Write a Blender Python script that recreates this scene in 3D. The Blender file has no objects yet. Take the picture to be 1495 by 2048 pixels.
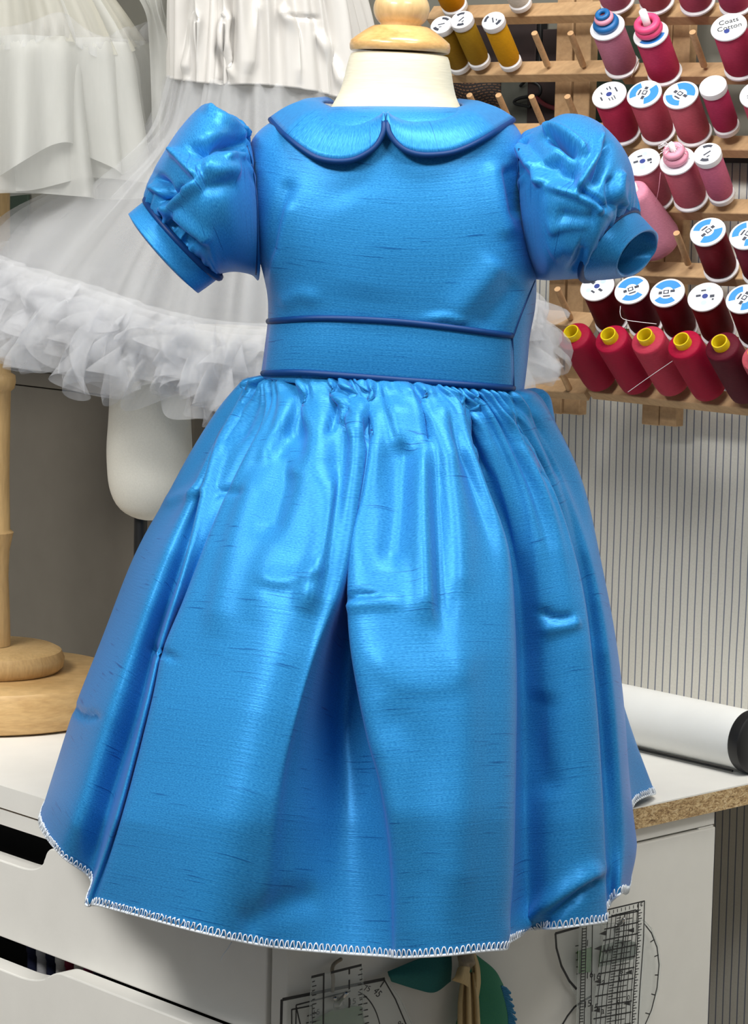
import bpy, bmesh, math, random
import numpy as np
from mathutils import Vector, Matrix
from mathutils.bvhtree import BVHTree
random.seed(7); rng = np.random.RandomState(11)
S = bpy.context.scene
COL = S.collection

# ------------------------------------------------------------------ camera
F, PITCH, ROLL, HC = 5300.0, math.radians(7.0), math.radians(1.25), 1.36
cp, sp, cr, sr = math.cos(PITCH), math.sin(PITCH), math.cos(ROLL), math.sin(ROLL)
FW = np.array([0, cp, -sp]); _u = np.array([0, sp, cp]); _r = np.array([1.0, 0, 0])
RT = cr*_r + sr*_u; UP = -sr*_r + cr*_u
EYE = np.array([0, 0, HC])
def ray(px, py): return FW + RT*(px-747.5)/F - UP*(py-1024)/F
def P(px, py, Y):                       # the point at world depth Y along a sight line
    d = ray(px, py); return EYE + d*(Y/d[1])
def on_plane(px, py, p0, n):
    d = ray(px, py); return EYE + d*(np.dot(np.asarray(p0)-EYE, n)/np.dot(d, n))
def on_z(px, py, z): return on_plane(px, py, (0, 0, z), np.array([0, 0, 1.0]))
def proj(v):
    v = np.asarray(v)-EYE; z = v@FW
    return np.stack([747.5+F*(v@RT)/z, 1024-F*(v@UP)/z], -1)
cam_d = bpy.data.cameras.new('camera'); cam = bpy.data.objects.new('camera', cam_d); COL.objects.link(cam)
cam_d.sensor_fit = 'VERTICAL'; cam_d.sensor_height = 24; cam_d.lens = F/2048*24; cam_d.clip_start = .05
m = Matrix.Identity(4)
for i in range(3): m[i][0], m[i][1], m[i][2], m[i][3] = RT[i], UP[i], -FW[i], EYE[i]
cam.matrix_world = m; S.camera = cam

# ------------------------------------------------------------------ materials
def lin(c):
    return tuple(((x/255)/12.92 if x/255 <= .04045 else ((x/255+.055)/1.055)**2.4) for x in c)+(1,)
class NT:
    def __init__(s, name):
        s.m = bpy.data.materials.new(name); s.m.use_nodes = True
        s.t = s.m.node_tree; s.b = s.t.nodes['Principled BSDF']; s.out = s.t.nodes['Material Output']
    def n(s, typ, **kw):
        x = s.t.nodes.new(typ)
        for k, v in kw.items():
            if k.startswith('_'): setattr(x, k[1:], v)
            else: x.inputs[k.replace('__', ' ')].default_value = v
        return x
    def l(s, a, b): s.t.links.new(a, b)
    def coord(s, kind='Object', scale=(1, 1, 1), rot=(0, 0, 0)):
        tc = s.n('ShaderNodeTexCoord'); mp = s.n('ShaderNodeMapping')
        mp.inputs['Scale'].default_value = scale; mp.inputs['Rotation'].default_value = rot
        s.l(tc.outputs[kind], mp.inputs['Vector']); return mp.outputs['Vector']
    def noise(s, vec, scale=1.0, detail=3, rough=.5, dist=0):
        x = s.n('ShaderNodeTexNoise'); x.inputs['Scale'].default_value = scale; x.inputs['Detail'].default_value = detail
        x.inputs['Roughness'].default_value = rough; x.inputs['Distortion'].default_value = dist
        s.l(vec, x.inputs['Vector']); return x.outputs['Fac']
    def ramp(s, fac, stops):
        x = s.n('ShaderNodeValToRGB'); e = x.color_ramp.elements
        while len(e) < len(stops): e.new(.5)
        for q, (p, c) in zip(e, stops): q.position = p; q.color = c if len(c) == 4 else lin(c)
        s.l(fac, x.inputs['Fac']); return x.outputs['Color']
    def mix(s, fac, a, b, mode='MIX'):
        x = s.n('ShaderNodeMix', _data_type='RGBA', _blend_type=mode)
        for v, i in ((fac, 0), (a, 6), (b, 7)):
            if hasattr(v, 'links'): s.l(v, x.inputs[i])
            else: x.inputs[i].default_value = v
        return x.outputs[2]
    def bump(s, h, strength=.2, dist=.002):
        x = s.n('ShaderNodeBump'); x.inputs['Strength'].default_value = strength; x.inputs['Distance'].default_value = dist
        s.l(h, x.inputs['Height']); s.l(x.outputs['Normal'], s.b.inputs['Normal'])
    def set(s, **kw):
        for k, v in kw.items():
            i = s.b.inputs[k.replace('__', ' ')]
            if hasattr(v, 'links'): s.l(v, i)
            else: i.default_value = v
        return s
def flat(name, c, rough=.5, **kw):
    t = NT(name); t.set(Base__Color=lin(c), Roughness=rough, **kw); return t.m
W4, B4 = (1, 1, 1, 1), (0, 0, 0, 1)

def silk(name, c_lo, c_hi, c_slub, slub=1.0):
    t = NT(name)
    grain = t.noise(t.coord('UV', (520, 1500, 1)), 1, 2)
    cloud = t.noise(t.coord('UV', (9, 40, 1)), 1, 2)
    base = t.mix(t.ramp(grain, [(.3, B4), (.7, W4)]), lin(c_lo), lin(c_hi))
    sl = t.noise(t.coord('UV', (26, 640, 1)), 1, 1.5, .5, .25)
    gate = t.noise(t.coord('UV', (14, 46, 1)), 1, 1)
    a = t.ramp(sl, [(.62, B4), (.70, W4)]); b = t.ramp(gate, [(.50, B4), (.60, W4)])
    f = t.mix(1.0, a, b, 'MULTIPLY')
    f2 = t.n('ShaderNodeMath', _operation='MULTIPLY'); t.l(f, f2.inputs[0]); f2.inputs[1].default_value = .7*slub
    col = t.mix(f2.outputs[0], base, lin(c_slub))
    t.set(Base__Color=col, Roughness=.40, Metallic=.14, Sheen__Weight=.25, Sheen__Roughness=.4, Sheen__Tint=lin((150, 130, 215)),
          Specular__IOR__Level=.7, Specular__Tint=lin((120, 190, 255)))
    hs = t.n('ShaderNodeMath', _operation='ADD'); t.l(sl, hs.inputs[0])
    g2 = t.n('ShaderNodeMath', _operation='MULTIPLY'); t.l(grain, g2.inputs[0]); g2.inputs[1].default_value = .6; t.l(g2.outputs[0], hs.inputs[1])
    t.bump(hs.outputs[0], .16, .0012)
    return t.m
M = {}
M['silk'] = silk('blue_shantung', (28, 112, 176), (54, 144, 204), (6, 60, 128))
M['piping'] = flat('navy_satin_piping', (2, 52, 108), .5, Specular__IOR__Level=.3)
M['thread_white'] = flat('white_overlock_thread', (225, 232, 240), .7)
def cloth(name, c, c2, sc=(700, 700, 700), rough=.85, bump=.15, **kw):
    t = NT(name); n = t.noise(t.coord('Object', sc), 1, 3)
    t.set(Base__Color=t.mix(n, lin(c), lin(c2)), Roughness=rough, **kw); t.bump(n, bump, .0008); return t.m
M['cream'] = cloth('cream_jersey', (228, 219, 194), (206, 196, 170), (60, 60, 900))
M['legcloth'] = cloth('white_cotton', (222, 219, 208), (206, 203, 192))
def wood(name, c1, c2, sc, rough=.45, axis_rot=(0, 0, 0), knots=False, **kw):
    t = NT(name); v = t.coord('Object', sc, axis_rot)
    n = t.noise(v, 1, 5, .6, .8); n2 = t.noise(v, 7, 3)
    col = t.mix(t.ramp(n, [(.3, B4), (.7, W4)]), lin(c1), lin(c2))
    col = t.mix(.18, col, t.ramp(n2, [(.35, tuple(int(x*.7) for x in c1)), (.65, c2)]))
    t.set(Base__Color=col, Roughness=rough, **kw); t.bump(n2, .08, .001); return t.m
M['capwood'] = wood('honey_wood', (196, 146, 84), (228, 184, 122), (30, 30, 90), .28, Coat__Weight=.4)
M['knobwood'] = wood('pale_wood', (208, 170, 116), (228, 196, 144), (40, 40, 14), .35, Coat__Weight=.3)
M['polewood'] = wood('turned_wood', (186, 150, 98), (208, 174, 122), (60, 60, 8), .5)
M['basewood'] = wood('pine_slab', (186, 146, 92), (214, 178, 124), (14, 14, 70), .45, (.3, .2, 0))
M['rackwood'] = wood('rack_pine', (176, 140, 100), (198, 163, 122), (12, 40, 40), .7)
M['rackwood2'] = wood('rack_pine_end', (160, 122, 84), (182, 144, 102), (40, 40, 12), .75)
M['pegwood'] = wood('dowel', (178, 138, 96), (206, 166, 122), (90, 90, 20), .7)
def lam(name, c, rough=.42):
    t = NT(name); n = t.noise(t.coord('Object', (40, 40, 40)), 1, 4)
    t.set(Base__Color=t.mix(n, lin(c), lin(tuple(max(0, x-8) for x in c))), Roughness=rough, Specular__IOR__Level=.4); return t.m
M['white'] = lam('white_laminate', (236, 234, 228)); M['white2'] = lam('white_board', (226, 224, 217), .5)
M['paper'] = lam('white_roll', (236, 236, 232), .6)
def particle():
    t = NT('particle_board')
    v = t.coord('Object', (150, 150, 300)); n = t.noise(v, 1, 4, .7, 1.6)
    vo = t.n('ShaderNodeTexVoronoi'); vo.inputs['Scale'].default_value = 1; t.l(t.coord('Object', (330, 330, 600)), vo.inputs['Vector'])
    c = t.ramp(n, [(.34, (84, 58, 34)), (.45, (158, 124, 82)), (.55, (204, 176, 130)), (.66, (228, 208, 170))])
    c = t.mix(.35, c, t.ramp(vo.outputs['Distance'], [(.1, (110, 78, 46)), (.7, (206, 178, 130))]))
    t.set(Base__Color=c, Roughness=.85); t.bump(n, .5, .002); return t.m
M['particle'] = particle()
M['taupe'] = lam('taupe_board', (108, 102, 92), .6); M['taupe_lip'] = lam('grey_lip', (96, 94, 88), .6)
M['black'] = flat('black_plastic', (14, 14, 15), .5); M['dark'] = flat('painted_shade', (12, 11, 11), .9)  # the near-black is painted shade: drawer insides, gap above the box lid
M['wall'] = lam('wall_paint', (120, 118, 108), .85)
M['floor'] = lam('floor_vinyl', (128, 120, 108), .6); M['ceiling'] = lam('ceiling_paint', (225, 225, 220), .9)
def stripes():
    t = NT('pinstripe_cotton'); tc = t.coord('UV', (1, 1, 1))
    sx = t.n('ShaderNodeSeparateXYZ'); wob = t.noise(t.coord('UV', (14, 9, 1)), 1, 2)
    t.l(tc, sx.inputs[0])
    w = t.n('ShaderNodeMath', _operation='MULTIPLY_ADD'); t.l(wob, w.inputs[0]); w.inputs[1].default_value = .0022; t.l(sx.outputs[0], w.inputs[2])
    d = t.n('ShaderNodeMath', _operation='DIVIDE'); t.l(w.outputs[0], d.inputs[0]); d.inputs[1].default_value = .0090
    fr = t.n('ShaderNodeMath', _operation='FRACT'); t.l(d.outputs[0], fr.inputs[0])
    line = t.ramp(fr.outputs[0], [(0, W4), (.13, W4), (.19, B4), (1, B4)])
    n = t.noise(t.coord('UV', (500, 500, 1)), 1, 2)
    t.set(Base__Color=t.mix(line, t.mix(n, lin((232, 230, 222)), lin((214, 211, 201))), lin((122, 128, 144))), Roughness=.9)
    t.bump(n, .1, .0006); return t.m
M['stripes'] = stripes()
def sheer(name, c, alpha, edge=.0, scale=2600, soft=.5):
    t = NT(name)
    for k in (t.b,): t.t.nodes.remove(k)
    tr = t.n('ShaderNodeBsdfTransparent'); df = t.n('ShaderNodeBsdfDiffuse'); tl = t.n('ShaderNodeBsdfTranslucent')
    df.inputs['Color'].default_value = lin(c); tl.inputs['Color'].default_value = lin(c)
    m1 = t.n('ShaderNodeMixShader'); m1.inputs[0].default_value = soft; t.l(df.outputs[0], m1.inputs[1]); t.l(tl.outputs[0], m1.inputs[2])
    m2 = t.n('ShaderNodeMixShader')
    n = t.noise(t.coord('UV', (60, 14, 1)), 1, 3)
    lw = t.n('ShaderNodeMath', _operation='MULTIPLY_ADD'); t.l(n, lw.inputs[0]); lw.inputs[1].default_value = edge; lw.inputs[2].default_value = alpha-edge*.5
    t.l(lw.outputs[0], m2.inputs[0]); t.l(tr.outputs[0], m2.inputs[1]); t.l(m1.outputs[0], m2.inputs[2])
    t.l(m2.outputs[0], t.out.inputs['Surface']); return t.m
M['tulle'] = sheer('white_tulle', (226, 227, 229), .26, .16)
M['ruffle'] = sheer('white_ruffle_tulle', (218, 219, 222), .27, .2, soft=.35)
M['organza'] = sheer('white_organza', (216, 216, 212), .60, .2, soft=.4)
M['organza_sheer'] = sheer('sheer_ivory_organza', (220, 217, 204), .40, .16)
def satin():
    t = NT('white_satin'); n = t.noise(t.coord('UV', (90, 12, 1)), 1, 3)
    t.set(Base__Color=t.mix(n, lin((206, 203, 198)), lin((193, 189, 184))), Roughness=.22, Sheen__Weight=.2, Specular__IOR__Level=.7); t.bump(n, .12, .002); return t.m
M['satin'] = satin()
_tc = {}
def thread(c):
    if c not in _tc:
        t = NT('sewing_thread'); v = t.coord('Object', (300, 300, 2600)); n = t.noise(v, 1, 2)
        t.set(Base__Color=t.mix(n, lin(c), lin(tuple(int(x*.78) for x in c))), Roughness=.6, Specular__IOR__Level=.16)
        t.bump(n, .25, .0008); _tc[c] = t.m
    return _tc[c]
M['spool'] = flat('white_spool_plastic', (238, 236, 238), .38); M['spool_tube'] = flat('grey_tube', (208, 206, 206), .4)
M['lab_white'] = flat('label_paper', (240, 243, 248), .45); M['lab_blue'] = flat('label_blue', (58, 136, 216), .4)
M['lab_ink'] = flat('label_ink', (58, 62, 74), .6); M['lab_navy'] = flat('label_navy', (44, 60, 128), .5); M['lab_pale'] = flat('label_pale', (182, 200, 230), .5)
M['yellow'] = flat('yellow_core_plastic', (212, 184, 22), .35, Subsurface__Weight=.15)
M['ring_blue'] = flat('blue_rubber', (22, 98, 160), .45); M['ring_pink'] = flat('pink_rubber', (228, 74, 122), .45); M['ring_pale'] = flat('pale_pink_rubber', (222, 150, 172), .5)
M['clear_wrap'] = flat('clear_wrap', (230, 228, 232), .15, Alpha=.45)
def acrylic(name='clear_acrylic', c=(222, 228, 226), a=.16):
    t = NT(name); t.set(Base__Color=lin(c), Roughness=.08, Alpha=a, Specular__IOR__Level=.6); return t.m
M['acrylic'] = acrylic(); M['acrylic_green'] = acrylic('green_film', (62, 128, 34), .88); M['acrylic_green2'] = acrylic('dull_green_film', (52, 86, 56), .7)
M['acrylic_edge'] = acrylic('acrylic_edge', (190, 196, 190), .6)
M['ink'] = flat('black_print', (26, 26, 28), .6)
M['teal'] = cloth('teal_cotton', (22, 104, 100), (14, 84, 84)); M['teal2'] = cloth('green_teal_cotton', (34, 110, 88), (46, 122, 84)); M['bluefray'] = cloth('blue_fringe', (50, 130, 170), (34, 104, 150))
M['linen'] = cloth('beige_linen', (188, 166, 122), (166, 142, 98), (900, 900, 200)); M['linen2'] = cloth('grey_linen', (160, 148, 128), (132, 120, 100))
M['steel'] = flat('bright_steel', (190, 190, 190), .22, Metallic=1.0)
M['bluefluff'] = cloth('blue_plush', (96, 142, 158), (66, 112, 132), (200, 200, 200), 1, .4)
def wicker():
    t = NT('brown_wicker'); v = t.coord('Object', (1, 1, 1))
    br = t.n('ShaderNodeTexBrick'); br.inputs['Scale'].default_value = 95; br.inputs['Color1'].default_value = lin((120, 84, 54)); br.inputs['Color2'].default_value = lin((88, 58, 38))
    br.inputs['Mortar'].default_value = lin((26, 16, 12)); br.inputs['Mortar Size'].default_value = .09; t.l(t.coord('UV', (1, 1, 1)), br.inputs['Vector'])
    t.set(Base__Color=br.outputs['Color'], Roughness=.7); t.bump(br.outputs['Fac'], -.6, .004); return t.m
M['wicker'] = wicker()
M['picture_dark'] = cloth('dark_brown_print', (52, 34, 32), (26, 20, 20), (40, 40, 40)); M['greycloth'] = cloth('grey_felt', (92, 92, 84), (70, 72, 66), (60, 60, 60))
M['greencloth'] = cloth('dark_green_felt', (46, 62, 46), (30, 42, 34), (60, 60, 60)); M['red'] = flat('dark_red_cord', (96, 24, 34), .5)

# ------------------------------------------------------------------ object helpers
def tag(o, label=None, cat=None, group=None, kind=None):
    if label: o['label'] = label
    if cat: o['category'] = cat
    if group: o['group'] = group
    if kind: o['kind'] = kind
    return o
def empty(name, loc=(0, 0, 0), label=None, cat=None, group=None):
    o = bpy.data.objects.new(name, None); o.empty_display_size = .02; COL.objects.link(o); o.location = [float(x) for x in loc]
    return tag(o, label, cat, group)
def mesh(name, vs, fs, mats, parent=None, smooth=True, uv=None, mi=None, solid=None, off=0.0):
    vs = np.asarray(vs, float)
    me = bpy.data.meshes.new(name)
    if parent is not None:
        q = parent; loc = Vector((0, 0, 0)); pm = Matrix.Identity(4)
        while q is not None: pm = Matrix.LocRotScale(q.location, q.rotation_euler, q.scale) @ pm; q = q.parent
        inv = np.array(pm.inverted()); vs = vs@inv[:3, :3].T+inv[:3, 3]
    me.from_pydata([tuple(map(float, v)) for v in vs], [], [tuple(int(i) for i in f) for f in fs])
    for x in (mats if isinstance(mats, (list, tuple)) else [mats]): me.materials.append(x)
    if mi is not None: me.polygons.foreach_set('material_index', mi)
    if smooth: me.polygons.foreach_set('use_smooth', [True]*len(me.polygons))
    if uv is not None:
        l = me.uv_layers.new(name='UVMap'); idx = np.empty(len(me.loops), int); me.loops.foreach_get('vertex_index', idx)
        l.data.foreach_set('uv', np.asarray(uv, float)[idx].ravel())
    me.update()
    o = bpy.data.objects.new(name, me); COL.objects.link(o)
    if parent is not None: o.parent = parent
    if solid:
        s = o.modifiers.new('thickness', 'SOLIDIFY'); s.thickness = solid; s.offset = off
    return o
class MB:                                # gathers shapes of ONE part
    def __init__(s): s.v, s.f, s.m = [], [], []
    def add(s, v, f, mi=0):
        b = len(s.v); s.v += [tuple(map(float, x)) for x in v]; s.f += [tuple(i+b for i in q) for q in f]; s.m += [mi]*len(f); return s
    def box(s, o, ax, ay, az, mi=0):     # corner + three edge vectors
        o, ax, ay, az = map(np.asarray, (o, ax, ay, az))
        v = [o, o+ax, o+ax+ay, o+ay, o+az, o+ax+az, o+ax+ay+az, o+ay+az]
        f = [(0, 3, 2, 1), (4, 5, 6, 7), (0, 1, 5, 4), (1, 2, 6, 5), (2, 3, 7, 6), (3, 0, 4, 7)]
        if np.dot(np.cross(ax, ay), az) < 0: f = [q[::-1] for q in f]
        return s.add(v, f, mi)
    def tube(s, pts, r, n=8, mi=0, closed=False, cap=True):
        pts = [np.asarray(p, float) for p in pts]; k = len(pts)
        rr = r if hasattr(r, '__len__') else [r]*k
        up = None; rings = []
        for i in range(k):
            a = pts[(i-1) % k] if (closed or i > 0) else pts[0]; b = pts[(i+1) % k] if (closed or i < k-1) else pts[-1]
            t = b-a; t = t/(np.linalg.norm(t)+1e-12)
            if up is None: up = np.cross(t, (0, 0, 1.0) if abs(t[2]) < .9 else (1.0, 0, 0))
            up = up-t*np.dot(up, t); up /= np.linalg.norm(up)+1e-12; w = np.cross(t, up)
            rings.append([pts[i]+rr[i]*(up*math.cos(2*math.pi*j/n)+w*math.sin(2*math.pi*j/n)) for j in range(n)])
        v = [p for q in rings for p in q]; f = []
        for i in range(k if closed else k-1):
            i2 = (i+1) % k
            for j in range(n): f.append((i*n+j, i*n+(j+1) % n, i2*n+(j+1) % n, i2*n+j))
        if cap and not closed: f.append(tuple(range(n))[::-1]); f.append(tuple((k-1)*n+j for j in range(n)))
        return s.add(v, f, mi)
    def lathe(s, prof, o=(0, 0, 0), axis=(0, 0, 1), n=40, mi=0, sx=1.0):
        a = np.asarray(axis, float); a /= np.linalg.norm(a)
        x = np.cross((0, 1.0, 0), a); x = x/np.linalg.norm(x); y = np.cross(a, x); o = np.asarray(o, float)
        v = []; f = []
        for r, h in prof:
            for j in range(n):
                t = 2*math.pi*j/n; v.append(o+a*h+max(r, 1e-5)*(x*math.cos(t)*sx+y*math.sin(t)))
        for i in range(len(prof)-1):
            for j in range(n): f.append((i*n+j, i*n+(j+1) % n, (i+1)*n+(j+1) % n, (i+1)*n+j))
        return s.add(v, f, mi)
    def prism(s, poly, ext, mi=0):
        poly = [np.asarray(p, float) for p in poly]; k = len(poly); e = np.asarray(ext, float)
        v = poly+[p+e for p in poly]
        n = sum((np.cross(poly[i]-poly[0], poly[(i+1) % k]-poly[0]) for i in range(k)), np.zeros(3))
        f = [tuple(range(k))[::-1], tuple(range(k, 2*k))]+[(i, (i+1) % k, k+(i+1) % k, k+i) for i in range(k)]
        if np.dot(n, e) < 0: f = [q[::-1] for q in f]
        return s.add(v, f, mi)
    def build(s, name, mats, parent=None, smooth=False, **kw):
        return mesh(name, s.v, s.f, mats, parent, smooth, mi=s.m, **kw)
def bevel(o, w=.001, seg=2):
    b = o.modifiers.new('edge', 'BEVEL'); b.width = w; b.segments = seg; b.limit_method = 'ANGLE'; return o
def autosmooth(o, ang=40):
    me = o.data; bm = bmesh.new(); bm.from_mesh(me)
    for e in bm.edges:
        if len(e.link_faces) == 2 and e.calc_face_angle(0) > math.radians(ang): e.smooth = False
    for f in bm.faces: f.smooth = True
    bm.to_mesh(me); bm.free(); return o
def resample(pts, n):
    p = np.asarray(pts, float); d = np.r_[0, np.cumsum(np.linalg.norm(np.diff(p, axis=0), axis=1))]; t = np.linspace(0, d[-1], n)
    return np.stack([np.interp(t, d, p[:, i]) for i in range(p.shape[1])], 1)
def cr_spline(p, n, closed=False):       # Catmull-Rom through the points, n samples
    p = np.asarray(p, float); k = len(p)
    if closed: q = np.vstack([p[-1], p, p[0], p[1]]); seg = k
    else: q = np.vstack([2*p[0]-p[1], p, 2*p[-1]-p[-2]]); seg = k-1
    u = np.linspace(0, seg, n, endpoint=not closed); i = np.minimum(u.astype(int), seg-1); t = (u-i)[:, None]
    a, b, c, d = q[i], q[i+1], q[i+2], q[i+3]
    return .5*((2*b)+(-a+c)*t+(2*a-5*b+4*c-d)*t*t+(-a+3*b-3*c+d)*t**3)
def smooth_res(pts, n): return resample(cr_spline(pts, max(60, n*2)), n)
def grid_faces(m_, n_, closed):
    f = []
    for i in range(m_ if closed else m_-1):
        i2 = (i+1) % m_
        for j in range(n_-1): f.append((i*n_+j, i*n_+j+1, i2*n_+j+1, i2*n_+j))
    return f
def grid_normals(G, closed=True):
    if closed: du = np.roll(G, -1, 0)-np.roll(G, 1, 0)
    else: du = np.gradient(G, axis=0)
    dv = np.gradient(G, axis=1); n = np.cross(du, dv); return n/(np.linalg.norm(n, axis=2, keepdims=True)+1e-12)
def outward(G, N):
    c = G.mean((0, 1)); s = np.sign(((G-c)*N).sum()); return N*s
def sculpt(G, strokes, closed=True):     # push cloth out (+) or in (-) along fold lines
    N = outward(G, grid_normals(G, closed)); V = G.reshape(-1, 3); NN = N.reshape(-1, 3)
    px = proj(V); facing = np.clip(-(NN@FW)*3+.2, 0, 1); D = np.zeros(len(V))
    for pts, amp, w1, w2 in strokes:
        p = cr_spline(pts, 40) if len(pts) > 2 else resample(pts, 40)
        a = p[:-1]; b = p[1:]; ab = b-a; best = np.full(len(V), 1e9); sg = np.zeros(len(V)); tt = np.zeros(len(V))
        for i in range(len(a)):
            r = px-a[i]; t = np.clip((r@ab[i])/(ab[i]@ab[i]+1e-9), 0, 1); d = np.linalg.norm(r-t[:, None]*ab[i], axis=1)
            k = d < best; best[k] = d[k]; sg[k] = np.sign(ab[i][0]*r[k, 1]-ab[i][1]*r[k, 0]); tt[k] = (i+t[k])/len(a)
        w = np.where(sg >= 0, w1, w2); taper = np.clip(np.minimum(tt, 1-tt)*6+.15, 0, 1)
        D += amp*np.exp(-(best/w)**2)*taper
    return (V+NN*(D*facing)[:, None]).reshape(G.shape)
def loft_cols(cols, n_rows, n_cols, closed=True):
    A = np.array(cols)                    # (nc, rows, 3)
    G = np.stack([cr_spline(A[:, j], n_cols, closed) for j in range(A.shape[1])], 1)
    return G
def ring_uv(G, closed=True):
    m_, n_ = G.shape[:2]; w = np.linalg.norm(np.diff(G[:, n_*2//3], axis=0), axis=1); u = np.r_[0, np.cumsum(w)]
    v = np.r_[0, np.cumsum(np.linalg.norm(np.diff(G, axis=1), axis=2).mean(0))]
    return np.stack([np.repeat(u[:, None], n_, 1), np.repeat(-v[None], m_, 0)], -1).reshape(-1, 2)

# ------------------------------------------------------------------ where the furniture stands
YAW = math.radians(43); UW = np.array([-math.sin(YAW), math.cos(YAW), 0]); UE = np.array([math.cos(YAW), math.sin(YAW), 0]); Z = np.array([0, 0, 1.0])
# UW: along the wall, away to the left.  UE: along the short edge of the worktop, away to the right (= into the wall)
CORNER = P(606, 1757, 1.862); TZ = CORNER[2]
WALL0 = on_z(1247, 1387, TZ)
DEPTH = float(np.dot(WALL0-CORNER, UE))       # worktop depth, corner to wall
def wall_pt(px, py, off=0.0): return on_plane(px, py, WALL0-UE*off, UE)
def side_pt(px, py, off=0.0): return on_plane(px, py, CORNER-UW*off, UW)      # the side panel's plane
def front_pt(px, py, off=0.008): return on_plane(px, py, CORNER-UE*off, UE)     # the drawer fronts' plane

# ------------------------------------------------------------------ the room
def st(name, o): o['kind'] = 'structure'; return o
WL = WALL0*np.array([1, 1, 0])
def slab(name, o, ax, ay, az, mat, **kw):
    b = MB(); b.box(o, ax, ay, az); return b.build(name, mat, **kw)
st('floor', slab('floor', (-3, -1.2, -.05), (6, 0, 0), (0, 6.2, 0), (0, 0, .05), M['floor']))
st('ceiling', slab('ceiling', (-3, -1.2, 2.6), (6, 0, 0), (0, 6.2, 0), (0, 0, .05), M['ceiling']))
wb = slab('wall_back', WL-UW*1.3, UW*4.2, UE*.05, Z*2.6, M['wall']); st('wall_back', wb)
# pinstriped cotton stretched on the wall behind the worktop, a black rail along its top edge
sa, sb = -1.0, .42
top_z = wall_pt(1450, 322)[2]
n1, n2 = 60, 40; G = np.zeros((n1, n2, 3)); uv = np.zeros((n1, n2, 2))
for i, u in enumerate(np.linspace(sa, sb, n1)):
    for j, z in enumerate(np.linspace(top_z, .06, n2)):
        G[i, j] = WL+UW*u-UE*(.004+.0012*math.sin(u*37+z*3)+.001*math.sin(z*11+u*9))+Z*z; uv[i, j] = (u, z)
o = mesh('striped_cloth', G.reshape(-1, 3), grid_faces(n1, n2, False), M['stripes'], uv=uv.reshape(-1, 2), solid=.001)
tag(o, 'pale cotton cloth with thin blue-grey pinstripes covering the wall behind the worktop', 'cloth')
b = MB(); b.box(WL+UW*sa-UE*.020+Z*(top_z-.002), UW*(sb-sa), UE*.011, Z*.014)
tag(b.build('curtain_rail', M['black']), 'thin black rail along the top edge of the pinstriped cloth', 'rail')

# ------------------------------------------------------------------ worktop and drawer cabinet
TH = .0185
L_TOP = 1.6
R_TOP = 0.0
b = MB(); inset = .0006
b.box(CORNER-Z*TH, UW*L_TOP, UE*(DEPTH-.009), Z*(TH-.0012), 0)
b.box(CORNER-Z*.0012, UW*L_TOP, UE*(DEPTH-.009), Z*.0012, 1)
b.box(CORNER-Z*TH-UE*.001+UW*.0, UW*L_TOP, UE*.0009, Z*TH, 1)
wt = b.build('worktop', [M['particle'], M['white']])
tag(wt, 'white laminate worktop with a raw chipboard short edge, under the blue dress', 'worktop')

cab = empty('drawer_cabinet', CORNER*np.array([1, 1, 0])+UW*.4+UE*.2, 'white cabinet of wide drawers with cut-out grips, under the worktop', 'cabinet')
s1 = float(np.dot(side_pt(1436, 1800)-CORNER, UE))        # far edge of the side panel
zr = side_pt(1350, 1674, .0)[2]
CW = 1.05
z_under = TZ-TH
zd1 = front_pt(40, 1676)[2]                               # top of the upper drawer
zd1b = front_pt(150, 1928)[2]                             # its bottom
b = MB(); g0 = CORNER*np.array([1, 1, 0])
# carcass: top rail, side rail, back; inner sheets below are shade painted near-black
b.box(g0+UW*.008+UE*.02+Z*(zr+.0008), UW*CW, UE*(s1-.02), Z*(z_under-zr-.0008), 0)
b.box(g0+UW*.008+UE*(s1-.02)+Z*.06, UW*CW, UE*.019, Z*(zr-.06), 0)
b.box(g0+UW*(CW-.01)+UE*.02+Z*.06, UW*.018, UE*(s1-.04), Z*(zr-.062), 0)
b.build('carcass', M['white2'], cab)
b = MB(); b.box(g0+UW*.006-UE*.008+Z*.06, UW*.018, UE*(s1+.008), Z*(zr-.0612), 0)
bevel(b.build('side_panel', M['white2'], cab), .0012)
b = MB(); b.box(g0+UW*.012+UE*.06+Z*.0, UW*(CW-.02), UE*(s1-.09), Z*.06, 0); b.build('plinth', M['white2'], cab)
b = MB(); b.box(g0+UW*.0245+UE*.0005+Z*(zd1+.0025), UW*(CW-.03), UE*.014, Z*(z_under-zd1-.0045), 0); b.build('front_rail', M['white'], cab)
def sz(px, py, off=.008): v = front_pt(px, py, off)-CORNER; return float(np.dot(v, UW)), v[2]
def drawer_front(name, z0, z1, off, grip, thick=.018):
    # grip: (s_right, depth, slope) the rounded hand hold cut from the top edge
    sR, dep, run = grip; W_ = .40; sL = sR+W_
    pts = [(.0295, z0), (.0295, z1)]
    def arc(pa, pb, pc):                 # quadratic corner
        return [tuple((1-t)**2*np.array(pa)+2*t*(1-t)*np.array(pb)+t*t*np.array(pc)) for t in np.linspace(0, 1, 9)]
    pts += arc((sR-.006, z1), (sR+.004, z1), (sR+run*.5, z1-dep*.5))
    pts += arc((sR+run*.5, z1-dep*.5), (sR+run, z1-dep), (sR+run+.028, z1-dep))
    pts += arc((sL-run-.028, z1-dep), (sL-run, z1-dep), (sL-run*.5, z1-dep*.5))
    pts += arc((sL-run*.5, z1-dep*.5), (sL-.004, z1), (sL+.006, z1))
    pts += [(CW, z1), (CW, z0)]
    base = CORNER-UE*(off)-Z*TZ
    poly = [base+UW*s+Z*z for s, z in pts]
    b = MB(); b.prism(poly, UE*thick); return bevel(b.build(name, M['white'], cab), .0012)
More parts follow.
